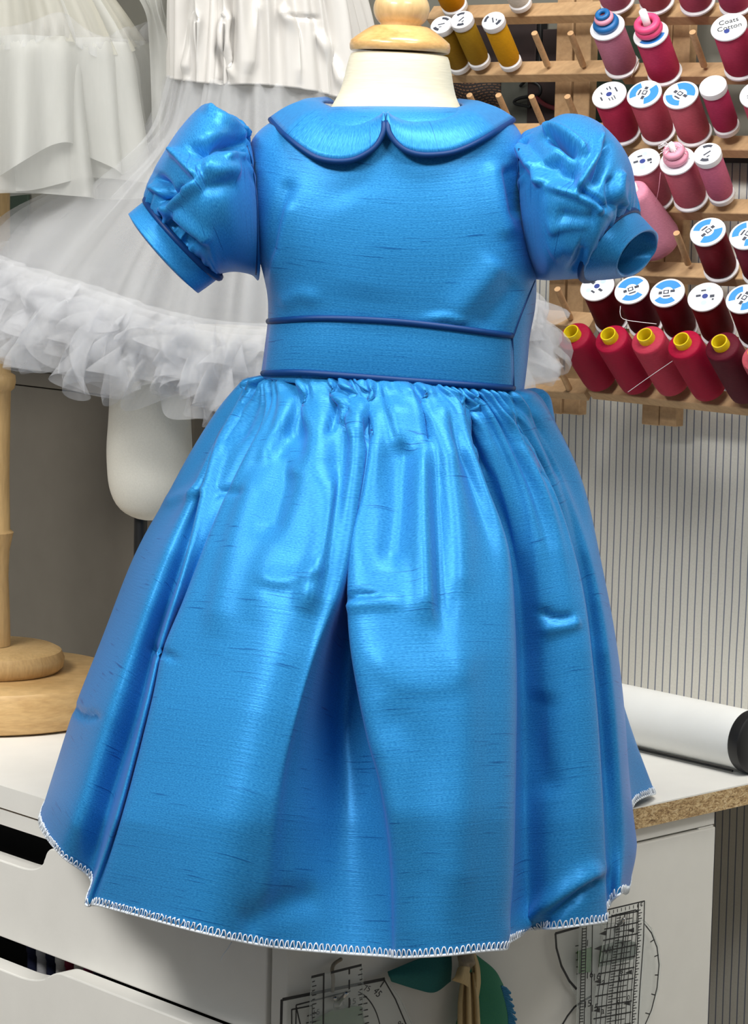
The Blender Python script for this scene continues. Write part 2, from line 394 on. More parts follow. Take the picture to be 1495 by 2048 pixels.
sg1 = sz(99, 1697)[0]; sg2 = sz(140, 1932)[0]
D1 = drawer_front('drawer', zd1b-.0008, zd1, .008, (sg1, .024, .014))
tag(D1, 'upper drawer front, closed')
D2 = drawer_front('drawer', zd1b-.30, zd1b-.0016, .0285, (sg2-.012, .016, .03), .0195)
tag(D2, 'lower drawer front, pulled out slightly')
b = MB(); b.box(g0+UW*.03+UE*.05+Z*.3, UW*(CW-.05), UE*.006, Z*(zd1-.302), 0); b.build('shade_backing', M['dark'], cab)  # dark sheet stands in for the shade behind the drawer grips
b = MB(); b.box(g0+UW*.03+UE*.0112+Z*(zd1b-.1), UW*(CW-.05), UE*.0305, Z*.004, 0); b.build('drawer_floor', M['dark'], cab)  # floor strip under the spools, coloured with the same painted shade
# thread spools lying in the lower drawer, seen through its grip
cols = [(40, 44, 70), (196, 196, 200), (34, 38, 60), (216, 214, 210), (120, 28, 52), (224, 220, 208), (150, 40, 84), (52, 56, 76)]
for i, c in enumerate(cols):
    x = 8+i*19
    s_, z_ = sz(x, 1895+x*.37)
    p = CORNER-Z*TZ+UW*s_+UE*.022+Z*(zd1b-.0955)
    b = MB(); b.lathe([(0, 0), (.0062, 0), (.0062, .004), (.0054, .006), (.0054, .076), (.0062, .078), (.0062, .084), (0, .084)], p, (0, 0, 1), 14)
    nm = {0: 'navy', 1: 'grey', 2: 'black', 3: 'white', 4: 'wine red', 5: 'cream', 6: 'magenta', 7: 'slate blue'}[i]
    o = b.build('thread_spool', thread(c), None, True); autosmooth(o)
    tag(o, f'{nm} upright thread spool inside the lower drawer, seen through its grip', 'thread spool', 'spools in the lower drawer')

# ------------------------------------------------------------------ grey box behind, its lid, and what lies on it
f0 = on_z(100, 1323, TZ)
bx = empty('storage_box', f0+UE*.08, 'large taupe-grey storage box standing on the worktop behind the wooden stand', 'box')
ztop = on_plane(100, 745, f0, UE)[2]; zlip = on_plane(100, 702, f0, UE)[2]; zgroove = on_plane(100, 777, f0, UE)[2]
sR = float(np.dot(on_plane(386, 860, f0, UE)-f0, UW)); BD = min(.19, DEPTH-float(np.dot(f0-CORNER, UE))-.02)
g = f0-Z*f0[2]
b = MB(); b.box(g+UW*sR+Z*(TZ+.0005), UW*(.62-sR), UE*BD, Z*(zgroove-TZ-.0015)); bevel(b.build('front_panel', M['taupe'], bx), .0015)
b = MB(); b.box(g+UW*sR+Z*zgroove, UW*(.62-sR), UE*BD, Z*(ztop-zgroove)); bevel(b.build('rim', M['taupe'], bx), .0015)
b = MB(); b.box(g+UW*sR-UE*.004+Z*ztop, UW*(.62-sR), UE*(BD+.002), Z*(zlip-ztop)); bevel(b.build('lid', M['taupe_lip'], bx), .002)
p = g+UW*(sR-.045)+UE*.03
b = MB(); b.box(p+Z*(TZ+.0005), UW*.04, UE*.09, Z*(on_plane(410, 792, p, UE)[2]-TZ)); bevel(b.build('cassette_case', M['black']), .004)
o = bpy.data.objects['cassette_case']; o.name = 'black_case'; tag(o, 'upright black case between the grey storage box and the striped wall', 'case')
b = MB(); b.box(g+UW*(sR+.02)+UE*.05+Z*(zlip+.0006), UW*.36, UE*.1, Z*.05); o = bevel(b.build('shadow_gap_block', M['dark']), .01, 3)  # black block stands in for the shadow gap above the lid
tag(o, 'flat black block standing in for the shadow gap above the grey storage box lid', 'block')
pc = g+UW*(np.dot(on_plane(28, 680, f0, UE)-f0, UW))+UE*.012+Z*(zlip+.001)
v, f = [], []
for i in range(24):
    for j in range(14):
        t, ph = 2*math.pi*i/24, math.pi*j/13
        r = 1+.10*math.sin(5*t+3*ph)+.07*math.sin(9*ph+2*t)
        q = UW*(.05*math.sin(ph)*math.cos(t)*r)+UE*(.012*math.sin(ph)*math.sin(t)*r)+Z*max(-.02, .02*math.cos(ph)*r)
        v.append(pc+q+Z*.0205)
o = mesh('plush_cloth', v, grid_faces(24, 14, True), M['bluefluff']); tag(o, 'crumpled pale blue fluffy cloth on the lid of the grey storage box', 'cloth')

# ------------------------------------------------------------------ white roll on the worktop along the wall
a = on_z(1254, 1501, TZ); c = on_z(1473, 1552, TZ); RR = .0262
ax = c-a; ax[2] = 0; ax /= np.linalg.norm(ax); nrm = np.array([-ax[1], ax[0], 0])
if nrm@UE < 0: nrm = -nrm
end = on_z(1484, 1553, TZ)+nrm*(.017)+Z*RR; end = np.array([end[0], end[1], TZ+RR+.0014])
beg = end-ax*.40
roll = empty('paper_roll', (end+beg)/2*np.array([1, 1, 0])+Z*TZ, 'long white paper roll with black end caps lying on the worktop along the striped wall', 'paper roll')
b = MB(); b.lathe([(.010, 0), (RR, 0), (RR, .40), (.010, .40)], beg, ax, 48)
w = autosmooth(b.build('paper', M['paper'], roll))
for i, (q, s_) in enumerate(((end, 1), (beg, -1))):
    b = MB(); b.lathe([(RR+.0004, -.010), (RR+.0013, -.008), (RR+.0013, .0012), (RR-.001, .003), (RR*.55, .003), (RR*.5, .0016), (0, .0016)], q, ax*s_, 48)
    autosmooth(b.build('end_cap', M['black'], roll))
b = MB(); b.tube([beg+nrm*-.016-Z*(RR-.0012)+ax*.01, end-nrm*.016-Z*(RR-.0012)-ax*.012], .0010, 8)
b.build('edge_strip', M['black'], roll)

# ------------------------------------------------------------------ the blue dress on its stand
AX, AY = float(P(788, 700, 2.0)[0]), 2.0
dress = empty('girls_dress', (AX, AY, TZ), 'blue shantung girl\'s party dress with puff sleeves, round collar and gathered skirt', 'dress')
# bodice: rings given by their left and right ends and their depth
RINGS = [(648, 217, 930, 219, .052, .050), (622, 222, 962, 224, .058, .055), (575, 233, 1008, 237, .066, .062), (530, 254, 1034, 260, .074, .070),
         (503, 288, 1047, 294, .078, .074), (500, 340, 1049, 344, .084, .078), (503, 410, 1050, 416, .089, .08), (512, 480, 1059, 488, .091, .08),
         (530, 550, 1068, 556, .090, .08), (538, 595, 1066, 612, .088, .078), (538, 640, 1056, 668, .086, .076), (532, 690, 1051, 722, .085, .076), (524, 748, 1044, 779, .086, .078)]
def ring_loft(R, n=160, rows=120, expo=2.9):
    def at(q, k):
        xl, yl, xr, yr, rf, rb = q; ex = np.interp(k, [0, 3, 6, 12], [2.1, 2.2, expo+.4, expo])
        A_, B_ = P(xl, yl, AY), P(xr, yr, AY); c_ = (A_+B_)/2; h = (B_-A_)/2; out = []
        for i in range(n):
            t = 2*math.pi*i/n; ct, s_ = math.cos(t), math.sin(t)
            x = np.sign(ct)*abs(ct)**(2/ex); y = np.sign(s_)*abs(s_)**(2/ex)
            out.append(c_+h*x+np.array([0, -1, 0])*y*(rf if y > 0 else rb))
        return out
    A_ = np.array([at(q, k) for k, q in enumerate(R)])
    return np.stack([smooth_res(A_[:, i], rows) for i in range(n)], 0)   # (n, rows, 3)
BG = ring_loft(RINGS)
BG = sculpt(BG, [
    ([(580, 358), (558, 425), (542, 520)], -.0032, 13, 13), ([(578, 400), (560, 470), (542, 570)], .0024, 6, 14),
    ([(1008, 330), (1020, 380), (1030, 440)], -.005, 14, 16), ([(990, 320), (1000, 400), (1020, 480)], .004, 22, 16),
    ([(1000, 520), (960, 570), (900, 640)], .0035, 30, 20), ([(1035, 560), (1000, 610), (960, 660)], -.003, 22, 22),
    ([(560, 610), (600, 590), (640, 600)], .002, 16, 16), ([(850, 640), (890, 632), (930, 645)], .003, 10, 8),
    ([(700, 380), (740, 480), (720, 600)], .002, 60, 60)])
def fsmooth(G): return G
bod = mesh('bodice', BG.reshape(-1, 3), grid_faces(BG.shape[0], BG.shape[1], True), M['silk'], dress, uv=ring_uv(BG), solid=.0012)
bvh = BVHTree.FromPolygons([tuple(v) for v in BG.reshape(-1, 3)], grid_faces(BG.shape[0], BG.shape[1], True))
def hit(px, py, tree=None, off=0.0, default=AY):
    d = ray(px, py); d = d/np.linalg.norm(d); r = (tree or bvh).ray_cast(Vector(EYE), Vector(d))
    if r[0] is None: q = P(px, py, default)
    else: q = np.array(r[0])
    return q-d*off
def pipe(name, pts, r, parent, mat='piping', off=.001, tree=None, n=60):
    q = [hit(x, y, tree, off) for x, y in smooth_res(pts, n)]
    q = np.array(q); q[1:-1] = (q[:-2]+2*q[1:-1]+q[2:])/4
    b = MB(); b.tube(q, r, 8); return b.build(name, M[mat], parent, True)
# waistband: a separate flat band sewn over the waist
def band_pts(path): return np.array([hit(x, y, None, .0022) for x, y in smooth_res(path, 70)])
T = band_pts([(537, 643), (620, 637), (700, 638), (800, 644), (900, 655), (980, 666), (1023, 672)])
B_ = band_pts([(526, 747), (600, 745), (700, 752), (800, 760), (900, 767), (980, 773), (1026, 777)])
G = np.stack([T*(1-t)+B_*t for t in np.linspace(0, 1, 14)], 1)
for j in range(14): G[:, j] -= FW*.0015*math.sin(math.pi*j/13)
wbnd = mesh('waistband', G.reshape(-1, 3), grid_faces(70, 14, False)[::1], M['silk'], dress, uv=ring_uv(G, False)+np.array([.3, .77]), solid=.0014)
for path in (T, B_):
    b = MB(); b.tube(np.array(path)-FW*.0018, .0023, 8); b.build('piping', M['piping'], wbnd, True)
b = MB(); b.tube([T[-1]*(1-t)+B_[-1]*t-FW*.0008 for t in np.linspace(0, 1, 12)], .0011, 6); b.build('piping', M['piping'], wbnd, True)
pipe('side_seam', [(1068, 562), (1056, 592), (1040, 632), (1026, 672)], .0009, bod)

# skirt: fold lines followed from waist to hem, each with its own distance from the body
SIL = [(750, 524, 1045), (780, 505, 1062), (830, 447, 1102), (900, 388, 1132), (1000, 335, 1165), (1100, 275, 1194), (1200, 232, 1216), (1300, 197, 1234), (1420, 150, 1247), (1540, 112, 1257), (1640, 80, 1266), (1750, 75, 1272), (1920, 70, 1275)]
sy = [q[0] for q in SIL]; sl = [q[1] for q in SIL]; srr = [q[2] for q in SIL]
def base_Y(px, py):
    l, r = np.interp(py, sy, sl), np.interp(py, sy, srr); c_, h = (l+r)/2, (r-l)/2
    k = np.interp(py, [750, 800, 900, 1200, 1900], [.90, .86, .88, .92, .94])
    u = np.clip((px-c_)/h, -1, 1); return AY-h*.000378*k*math.sqrt(max(0, 1-abs(u)**2.2))
def col(pts, d):                          # pts in the photo, d = how far the fold stands out (+) or in (-), metres
    s = smooth_res(pts, 64); o = []
    dd = np.interp(np.linspace(0, 1, 64), np.linspace(0, 1, len(d)), d)
    for k, (x, y) in enumerate(s): o.append(P(x, y, base_Y(x, y)-dd[k]))
    return np.array(o)
def colY(pts, Y): 
    s = smooth_res(pts, 64); yy = np.interp(np.linspace(0, 1, 64), np.linspace(0, 1, len(Y)), Y)
    return np.array([P(x, y, v) for (x, y), v in zip(s, yy)])
C = []
C.append(colY([(524, 752), (440, 835), (335, 1000), (272, 1110), (205, 1280), (150, 1420), (112, 1540), (80, 1640)], [2.0, 2.0, 2.0]))
C.append(col([(529, 752), (462, 850), (380, 1000), (325, 1115), (262, 1290), (212, 1430), (165, 1580), (120, 1706)], [0, .004, .012, .012]))
C.append(col([(536, 751), (482, 850), (415, 1000), (362, 1140), (312, 1290), (280, 1420), (225, 1600), (182, 1757)], [0, -.012, -.028, -.034, -.03]))
C.append(col([(546, 750), (500, 800), (462, 845), (421, 960), (361, 1161), (320, 1290), (294, 1398), (235, 1620), (173, 1806)], [0, .008, .012, .016, .02]))
C.append(col([(556, 750), (528, 830), (480, 930), (425, 1060), (368, 1200), (330, 1310), (304, 1420), (245, 1630), (186, 1809)], [0, -.004, -.006, .004, .018]))
C.append(col([(566, 750), (552, 830), (509, 924), (441, 1057), (385, 1201), (341, 1302), (320, 1400), (268, 1620), (214, 1814)], [0, .008, .016, .018, .022]))
C.append(col([(605, 749), (606, 850), (586, 1000), (545, 1200), (490, 1400), (440, 1600), (385, 1860)], [0, .012, .024, .03, .034]))
C.append(col([(655, 749), (690, 850), (680, 1000), (640, 1200), (585, 1400), (540, 1600), (500, 1886)], [0, .008, .018, .022, .012]))
C.append(col([(690, 752), (738, 870), (726, 1000), (694, 1150), (640, 1300), (600, 1450), (580, 1600), (570, 1896)], [0, .008, .010, .008, .0, -.006]))
C.append(col([(712, 754), (750, 880), (740, 1000), (712, 1150), (688, 1300), (676, 1450), (680, 1600), (680, 1906)], [0, -.024, -.046, -.056, -.036, -.014]))
C.append(col([(724, 755), (768, 870), (758, 990), (738, 1075), (732, 1180), (734, 1280), (738, 1380), (744, 1480), (758, 1570), (772, 1720), (774, 1912)], [0, -.018, -.032, -.036, -.016, -.004]))
C.append(col([(735, 756), (755, 860), (740, 980), (712, 1070), (701, 1180), (704, 1280), (720, 1380), (742, 1480), (768, 1570), (792, 1720), (800, 1914)], [0, .010, .020, .024, .010]))
C.append(col([(800, 761), (830, 870), (845, 1000), (850, 1200), (862, 1400), (876, 1600), (885, 1910)], [0, .016, .032, .036, .03]))
C.append(col([(850, 765), (900, 870), (945, 1000), (972, 1150), (978, 1300), (980, 1500), (978, 1700), (970, 1901)], [0, .014, .028, .034, .030]))
C.append(col([(878, 767), (925, 860), (965, 970), (1002, 1050), (1021, 1120), (1028, 1250), (1031, 1400), (1028, 1600), (1024, 1750), (1011, 1897)], [0, .010, .018, .022, .020]))
C.append(col([(890, 768), (925, 850), (955, 970), (985, 1050), (1003, 1120), (1011, 1250), (1014, 1400), (1012, 1600), (1010, 1750), (1006, 1890)], [0, -.012, -.022, -.024, -.014]))
C.append(col([(908, 769), (948, 850), (988, 970), (1014, 1050), (1032, 1150), (1040, 1300), (1044, 1500), (1046, 1700), (1052, 1862)], [0, -.028, -.052, -.056, -.046]))
C.append(col([(930, 771), (985, 850), (1040, 970), (1066, 1080), (1086, 1250), (1092, 1400), (1096, 1600), (1100, 1858)], [0, -.006, -.022, -.026, -.020]))
C.append(col([(945, 772), (1020, 860), (1075, 970), (1110, 1080), (1138, 1250), (1150, 1400), (1156, 1600), (1160, 1850)], [0, .004, .002, .002, .002]))
C.append(col([(965, 773), (1052, 880), (1102, 980), (1142, 1090), (1169, 1210), (1189, 1390), (1200, 1550), (1207, 1700), (1210, 1842)], [0, .008, .014, .016, .014]))
C.append(col([(978, 774), (1046, 870), (1092, 980), (1130, 1090), (1156, 1210), (1176, 1390), (1188, 1550), (1196, 1700), (1204, 1832)], [0, -.006, -.010, -.012, -.006]))
C.append(col([(992, 775), (1062, 870), (1112, 980), (1148, 1090), (1172, 1210), (1192, 1390), (1205, 1550), (1214, 1700), (1218, 1808)], [0, -.014, -.028, -.030, -.018]))
C.append(col([(1018, 777), (1088, 860), (1145, 980), (1182, 1110), (1210, 1250), (1228, 1400), (1241, 1560), (1249, 1680), (1240, 1786)], [0, .003, .006, .006, .004]))
C.append(colY([(1045, 780), (1076, 797), (1140, 920), (1190, 1080), (1225, 1250), (1245, 1400), (1257, 1560), (1268, 1660), (1271, 1700), (1256, 1770)], [2.0, 2.0, 2.0]))
hz = TZ+.006
def to_hem(pts, Y, x, y, z):              # a back fold that ends on the worktop
    a_ = colY(pts, Y); e = np.array([x, y, z]); t = np.linspace(0, 1, 64)[:, None]**2.2
    return a_+(e-a_[-1])*t
fl = on_z(1301, 1584, TZ+.004)
C.append(to_hem([(1042, 780), (1068, 800), (1120, 930), (1165, 1090), (1195, 1250), (1212, 1400), (1225, 1560)], [2.02, 2.06, 2.075], *on_z(1262, 1616, TZ+.006)[:2], TZ+.006))
C.append(to_hem([(1038, 778), (1060, 800), (1110, 930), (1155, 1090), (1190, 1250), (1225, 1400), (1280, 1560)], [2.04, 2.09, 2.12], fl[0], fl[1], TZ+.004))
for k, a_ in enumerate((38, 62, 80, 98, 116, 134, 150, 163)):
    t = math.radians(a_); w_ = 1+(.10 if k % 2 else -.05)
    rows = np.linspace(0, 1, 64); o = []
    top = P(788, 762, AY)
    for r_ in rows:
        rx = np.interp(r_, [0, .1, .3, .6, 1], [.097, .112, .150, .190, .222])*(1+(w_-1)*r_); ry = rx*.9
        cx = AX-.028*r_; zz = top[2]+(hz-top[2])*r_
        o.append(np.array([cx+rx*math.cos(t), AY+.02*r_+ry*math.sin(t), zz]))
    C.append(np.array(o))
C.append(to_hem([(524, 752), (450, 835), (352, 1000), (285, 1120), (225, 1290), (170, 1430), (140, 1540)], [2.03, 2.05, 2.06], on_z(120, 1585, TZ)[0], 2.10, TZ+.006))
SK = loft_cols(C, 64, 440, True)
SK = np.stack([resample(SK[i], 150) for i in range(SK.shape[0])], 0)
# gathers under the waistband: the tucks one can single out, then the fine ones
S0 = sculpt(SK, [
    ([(849, 752), (848, 815), (858, 885)], -0.0058, 8, 8), ([(747, 750), (746, 815), (741, 885)], -0.0065, 9, 8), ([(675, 742), (673, 815), (650, 870)], -0.0050, 9, 9), ([(706, 742), (698, 815), (688, 866)], -0.0043, 7, 7),
    ([(896, 752), (922, 830), (950, 900)], -0.0050, 8, 8), ([(944, 765), (950, 850), (978, 945)], -0.0065, 10, 8), ([(652, 738), (598, 822), (536, 925)], -0.0043, 12, 12), ([(992, 764), (1042, 870), (1100, 965)], -0.0050, 10, 8),
    ([(1022, 768), (1076, 862), (1126, 968)], -0.0043, 9, 8), ([(572, 738), (530, 800), (470, 890)], -0.0036, 10, 10), ([(690, 745), (688, 795), (680, 856)], 0.0043, 10, 10), ([(721, 748), (722, 815), (714, 880)], 0.0043, 11, 11),
    ([(788, 750), (794, 825), (802, 910)], 0.0050, 24, 24), ([(876, 754), (888, 835), (906, 940)], 0.0050, 14, 16), ([(924, 764), (935, 850), (968, 940)], 0.0036, 9, 10), ([(618, 742), (572, 830), (520, 930)], 0.0036, 14, 14),
    ([(800, 752), (798, 772), (800, 790)], -0.0036, 6, 6), ([(828, 754), (826, 772), (822, 792)], -0.0036, 6, 6), ([(765, 752), (768, 776), (772, 800)], -0.0029, 6, 6),
])
SK = SK+(S0-SK)*np.clip(np.linspace(0, 1, 150)/.05-.3, 0, 1)[None, :, None]
t_ = np.linspace(0, 1, 150); N = outward(SK, grid_normals(SK)); N[..., 2] *= .2
u_ = np.linspace(0, 1, 440, endpoint=False)
per = sum(a*np.sin(2*np.pi*(k*u_+p)) for a, k, p in ((1, 41, .1), (.9, 63, .37), (.5, 90, .7), (.6, 27, .2)))
per = np.sign(per)*np.abs(per)**.8
env = .0040*np.clip(t_/.014, 0, 1)*np.exp(-(t_/.075)**1.4)
env2 = .0036*np.exp(-((t_-.17)/.15)**2)
per2 = np.sin(2*np.pi*(23*u_+.3+.25*np.sin(2*np.pi*5*u_)))+.6*np.sin(2*np.pi*(39*u_+.1))
puff = .0075*np.clip(t_/.02, 0, 1)*np.exp(-(t_/.09)**2)
SK = SK+N*(per[:, None]*env+per2[:, None]*env2+puff[None])[..., None]
SK = sculpt(SK, [
    ([(690, 1200), (715, 1188), (760, 1190)], -.004, 7, 4), ([(690, 1212), (740, 1204), (800, 1206)], .003, 14, 8),
    ([(1075, 1225), (1115, 1238), (1150, 1236)], -.004, 6, 10), ([(1080, 1262), (1130, 1252), (1160, 1240)], .003, 10, 12),
    ([(1010, 1884), (1100, 1810), (1160, 1765), (1208, 1740)], .006, 8, 22), ([(1030, 1888), (1110, 1825), (1170, 1780), (1210, 1756)], -.006, 12, 10),
    ([(330, 1010), (372, 992), (410, 975)], .003, 6, 12), ([(520, 1160), (570, 1165), (650, 1140)], .003, 12, 20),
    ([(430, 990), (450, 985), (490, 990)], -.003, 5, 9), ([(140, 1405), (165, 1430), (200, 1432)], -.004, 6, 6),
    ([(300, 1300), (335, 1310), (350, 1320)], -.003, 5, 7),
    ([(742, 1290), (790, 1360), (880, 1372), (940, 1330)], .0015, 20, 40), ([(760, 1400), (830, 1500), (840, 1640), (850, 1860)], -.004, 40, 40),
    ([(915, 1250), (920, 1500), (900, 1850)], .004, 34, 40), ([(825, 900), (840, 1100), (835, 1250)], .004, 26, 26), ([(880, 900), (910, 1050), (920, 1200)], .004, 24, 26),
    ([(806, 860), (798, 1000), (776, 1140)], -.008, 26, 28), ([(842, 880), (842, 1050), (852, 1260)], .006, 12, 22), ([(872, 900), (878, 1080), (884, 1260)], -.006, 16, 18), ([(592, 830), (572, 950), (536, 1090)], -.007, 26, 26), ([(654, 930), (640, 1080), (600, 1230)], .006, 20, 30), ([(520, 930), (470, 1100), (430, 1280)], .005, 24, 34),
    ([(600, 900), (560, 1050), (500, 1250)], .004, 30, 30), ([(660, 960), (650, 1100), (610, 1230)], .003, 24, 24), ([(560, 830), (580, 900), (590, 960)], .003, 14, 14),
    ([(480, 1860), (560, 1810), (640, 1790)], -.004, 30, 30), ([(1090, 1380), (1075, 1480), (1100, 1600)], -.004, 26, 30)])
loc = SK-CORNER; ins = (loc@UW > -.003) & (loc@UE > -.003) & (SK[..., 2] < TZ+.004)
SK[..., 2] = np.where(ins, TZ+.004, SK[..., 2])
skirt = mesh('skirt', SK.reshape(-1, 3), grid_faces(440, 150, True), M['silk'], dress, uv=ring_uv(SK), solid=.0010)
# white overlock stitching along the hem
hem = cr_spline(SK[:, -1], 1500, True); hem2 = cr_spline(SK[:, -3], 1500, True)
Nh = outward(SK, grid_normals(SK))[:, -1]; Nh = cr_spline(Nh, 1500, True)
down = hem-hem2; down /= np.linalg.norm(down, axis=1, keepdims=True)+1e-9
d = np.r_[0, np.cumsum(np.linalg.norm(np.diff(hem, axis=0), axis=1))]; L = d[-1]; nst = int(L/.0042)
s_ = np.interp(np.linspace(0, L, nst*6, endpoint=False), d, np.arange(1500)); ii = s_.astype(int)
jit = np.repeat(rng.uniform(-.0006, .0006, nst), 6)
b = MB(); b.tube(hem+Nh*.0004, .0011, 6, closed=True)
ph = np.arange(nst*6) % 6
lift = np.array([0, .0040, .0054, .0056, .0040, .0])[ph]+jit; 
zig = hem[ii]-down[ii]*lift[:, None]+Nh[ii]*.0012
b.tube(zig, .00045, 4, closed=True)
b.build('hem_stitching', M['thread_white'], skirt, True)
p0 = hit(463, 1888, BVHTree.FromPolygons([tuple(v) for v in SK.reshape(-1, 3)], grid_faces(440, 150, True)), .001, 1.83)
b = MB(); b.tube(smooth_res([P(463, 1884, p0[1]), P(455, 1898, p0[1]), P(446, 1910, p0[1]), P(441, 1921, p0[1]+.003)], 12), .00035, 4); b.build('loose_thread', M['thread_white'], skirt, True)

# collar: two rounded halves with dark piping
def collar(side):
    if side < 0:
        outer = [(767, 241), (766, 262), (752, 288), (730, 305), (702, 317), (668, 319), (634, 312), (606, 296), (578, 274), (557, 254), (541, 236)]
        inner = [(768, 236), (760, 235), (745, 234), (728, 233), (712, 231), (696, 228), (681, 224), (668, 219), (657, 214), (649, 210), (643, 206)]
        back = [(575, 222, 2.035), (628, 212, 2.06)]; ib = [(648, 204, 2.02), (668, 206, 2.045)]
    else:
        outer = [(774, 241), (778, 262), (792, 283), (812, 298), (840, 306), (872, 306), (906, 301), (940, 288), (972, 271), (1002, 252), (1026, 237)]
        inner = [(773, 236), (784, 236), (800, 236), (818, 235), (836, 233), (854, 231), (872, 228), (890, 224), (906, 220), (918, 216), (926, 213)]
        back = [(990, 226, 2.035), (935, 216, 2.06)]; ib = [(922, 209, 2.02), (902, 210, 2.045)]
    k = 70
    o_ = smooth_res(outer, k); i_ = smooth_res(inner, k); O, I = [], []
    for a in range(k):
        t = a/(k-1)
        O.append(hit(o_[a][0], o_[a][1], None, .010, AY-.004)); th = math.acos(np.clip((i_[a][0]-786)/145, -1, 1))
        I.append(P(i_[a][0], i_[a][1], AY-.056*math.sin(th)))
    tipY = AY-.012
    for a in range(k-10, k):
        w_ = (a-(k-11))/10; O[a] = P(o_[a][0], o_[a][1], O[k-11][1]*(1-w_)+tipY*w_)
    for (x, y, Y), (x2, y2, Y2) in zip(back, ib): O.append(P(x, y, Y)); I.append(P(x2, y2, Y2))
    O, I = np.array(O), np.array(I)
    O[1:k-1] = (O[:k-2]+2*O[1:k-1]+O[2:k])/4
    rows = np.linspace(0, 1, 12); G = np.stack([I*(1-t)+O*t+np.array([0, -.0, .006])*math.sin(math.pi*t)*.8+np.array([0, -.006, 0])*math.sin(math.pi*t) for t in rows], 1)
    c_ = mesh('collar', G.reshape(-1, 3), grid_faces(G.shape[0], 12, False), M['silk'], dress, uv=np.stack([ring_uv(G, False)[:, 1]*.5, ring_uv(G, False)[:, 0]*1.0], 1)+np.array([.1*side, .2]), solid=.002)
    q = np.vstack([O[:k]]) - FW*.0004 - Z*.0012
    b = MB(); b.tube(q, .0022, 8); b.build('piping', M['piping'], c_, True)
    return c_
collar(-1); collar(1)

# puff sleeves
def sleeve(R, strokes, cuff, seam, n=220, rows=160, gather=(0.1, .92)):
    def ring(q):
        ax_, ay_, bx_, by_, Yc, fx, fy, rd = q
        A_, B_ = P(ax_, ay_, Yc), P(bx_, by_, Yc); c_ = (A_+B_)/2; h = (A_-B_)/2
        mx, my = (ax_+bx_)/2, (ay_+by_)/2; fr = P(mx+fx, my+fy, Yc-rd)-c_
        return np.array([c_+h*math.cos(2*math.pi*i/n)+fr*math.sin(2*math.pi*i/n) for i in range(n)])
    A_ = np.array([ring(q) for q in R])
    G = np.stack([smooth_res(A_[:, i], rows) for i in range(n)], 0)
    N = outward(G, grid_normals(G)); t = np.linspace(0, 1, rows); u = np.linspace(0, 1, n, endpoint=False)
    g = np.sin(2*np.pi*(17*u+.2))+.7*np.sin(2*np.pi*(27*u+.5))+.5*np.sin(2*np.pi*(11*u))
    w_ = .0020*np.exp(-((t-1)/.09)**2); w_[-3:] *= .5
    top = .5+.5*np.cos(2*np.pi*u)
    w0 = .0024*np.exp(-((t-.07)/.06)**2)
    G = G+N*(g[:, None]*w_[None]*(.35+.65*top[:, None])+g[:, None]*w0[None]*np.clip(2*top[:, None]-1, 0, 1))[..., None]
    G = sculpt(G, strokes)
    s_ = mesh('sleeve', G.reshape(-1, 3), grid_faces(n, rows, True), M['silk'], dress, uv=ring_uv(G)+np.array([.5, .1]), solid=.0012)
    K = np.array([ring(q) for q in cuff]); CG = np.stack([smooth_res(K[:, i], 16) for i in range(n)], 0)
    c_ = mesh('cuff', CG.reshape(-1, 3), grid_faces(n, 16, True), M['silk'], s_, uv=ring_uv(CG)+np.array([.7, .4]), solid=.0026)
    q = K[0]; cen = q.mean(0); q = cen+(q-cen)*1.035
    b = MB(); b.tube(q, .0026, 8, closed=True); b.build('piping', M['piping'], c_, True)
    tr = BVHTree.FromPolygons([tuple(v) for v in G.reshape(-1, 3)], grid_faces(n, rows, True))
    pipe('armhole_seam', seam, .0009, s_, tree=tr, off=.0004)
    return s_
sleeve([(495, 278, 516, 560, 1.99, 9, 0, .047), (478, 242, 502, 548, 1.985, 5, 0, .062), (445, 218, 470, 542, 1.975, 2, 0, .080), (405, 214, 446, 545, 1.97, 0, 0, .084),
        (362, 256, 438, 549, 1.965, 0, 0, .080), (326, 310, 436, 550, 1.962, 0, 0, .070), (303, 352, 436, 551, 1.96, 2, 6, .058), (294, 388, 436, 552, 1.96, -2, 6, .046), (296, 402, 436, 552, 1.96, -6, 10, .040)],
       [([(494, 290), (450, 283), (405, 292), (372, 308)], -.014, 11, 16), ([(408, 214), (440, 238), (478, 256), (492, 276)], .007, 9, 7), ([(425, 214), (458, 232), (486, 252)], -.008, 9, 9),
        ([(345, 300), (368, 322), (404, 362)], .008, 8, 7), ([(315, 428), (362, 388), (404, 360)], .007, 14, 6), ([(322, 410), (334, 377), (312, 350)], -.010, 9, 9), ([(330, 412), (345, 395), (372, 372)], -.008, 8, 8),
        ([(300, 372), (322, 385), (326, 402)], .005, 5, 6), ([(335, 440), (365, 468), (402, 492)], -.008, 12, 10), ([(350, 425), (380, 452), (420, 486)], .005, 10, 12),
        ([(400, 368), (432, 372), (470, 358)], -.004, 16, 16), ([(490, 312), (470, 305), (445, 316)], .005, 7, 8), ([(462, 296), (480, 302), (494, 306)], -.004, 5, 5),
        ([(405, 330), (440, 340), (480, 340)], .005, 18, 20)],
       [(294, 402, 437, 552, 1.96, -6, 10, .042), (276, 416, 416, 568, 1.955, -6, 8, .043), (259, 430, 395, 583, 1.95, -6, 6, .044)],
       [(493, 292), (503, 330), (511, 400), (513, 470), (512, 548)])
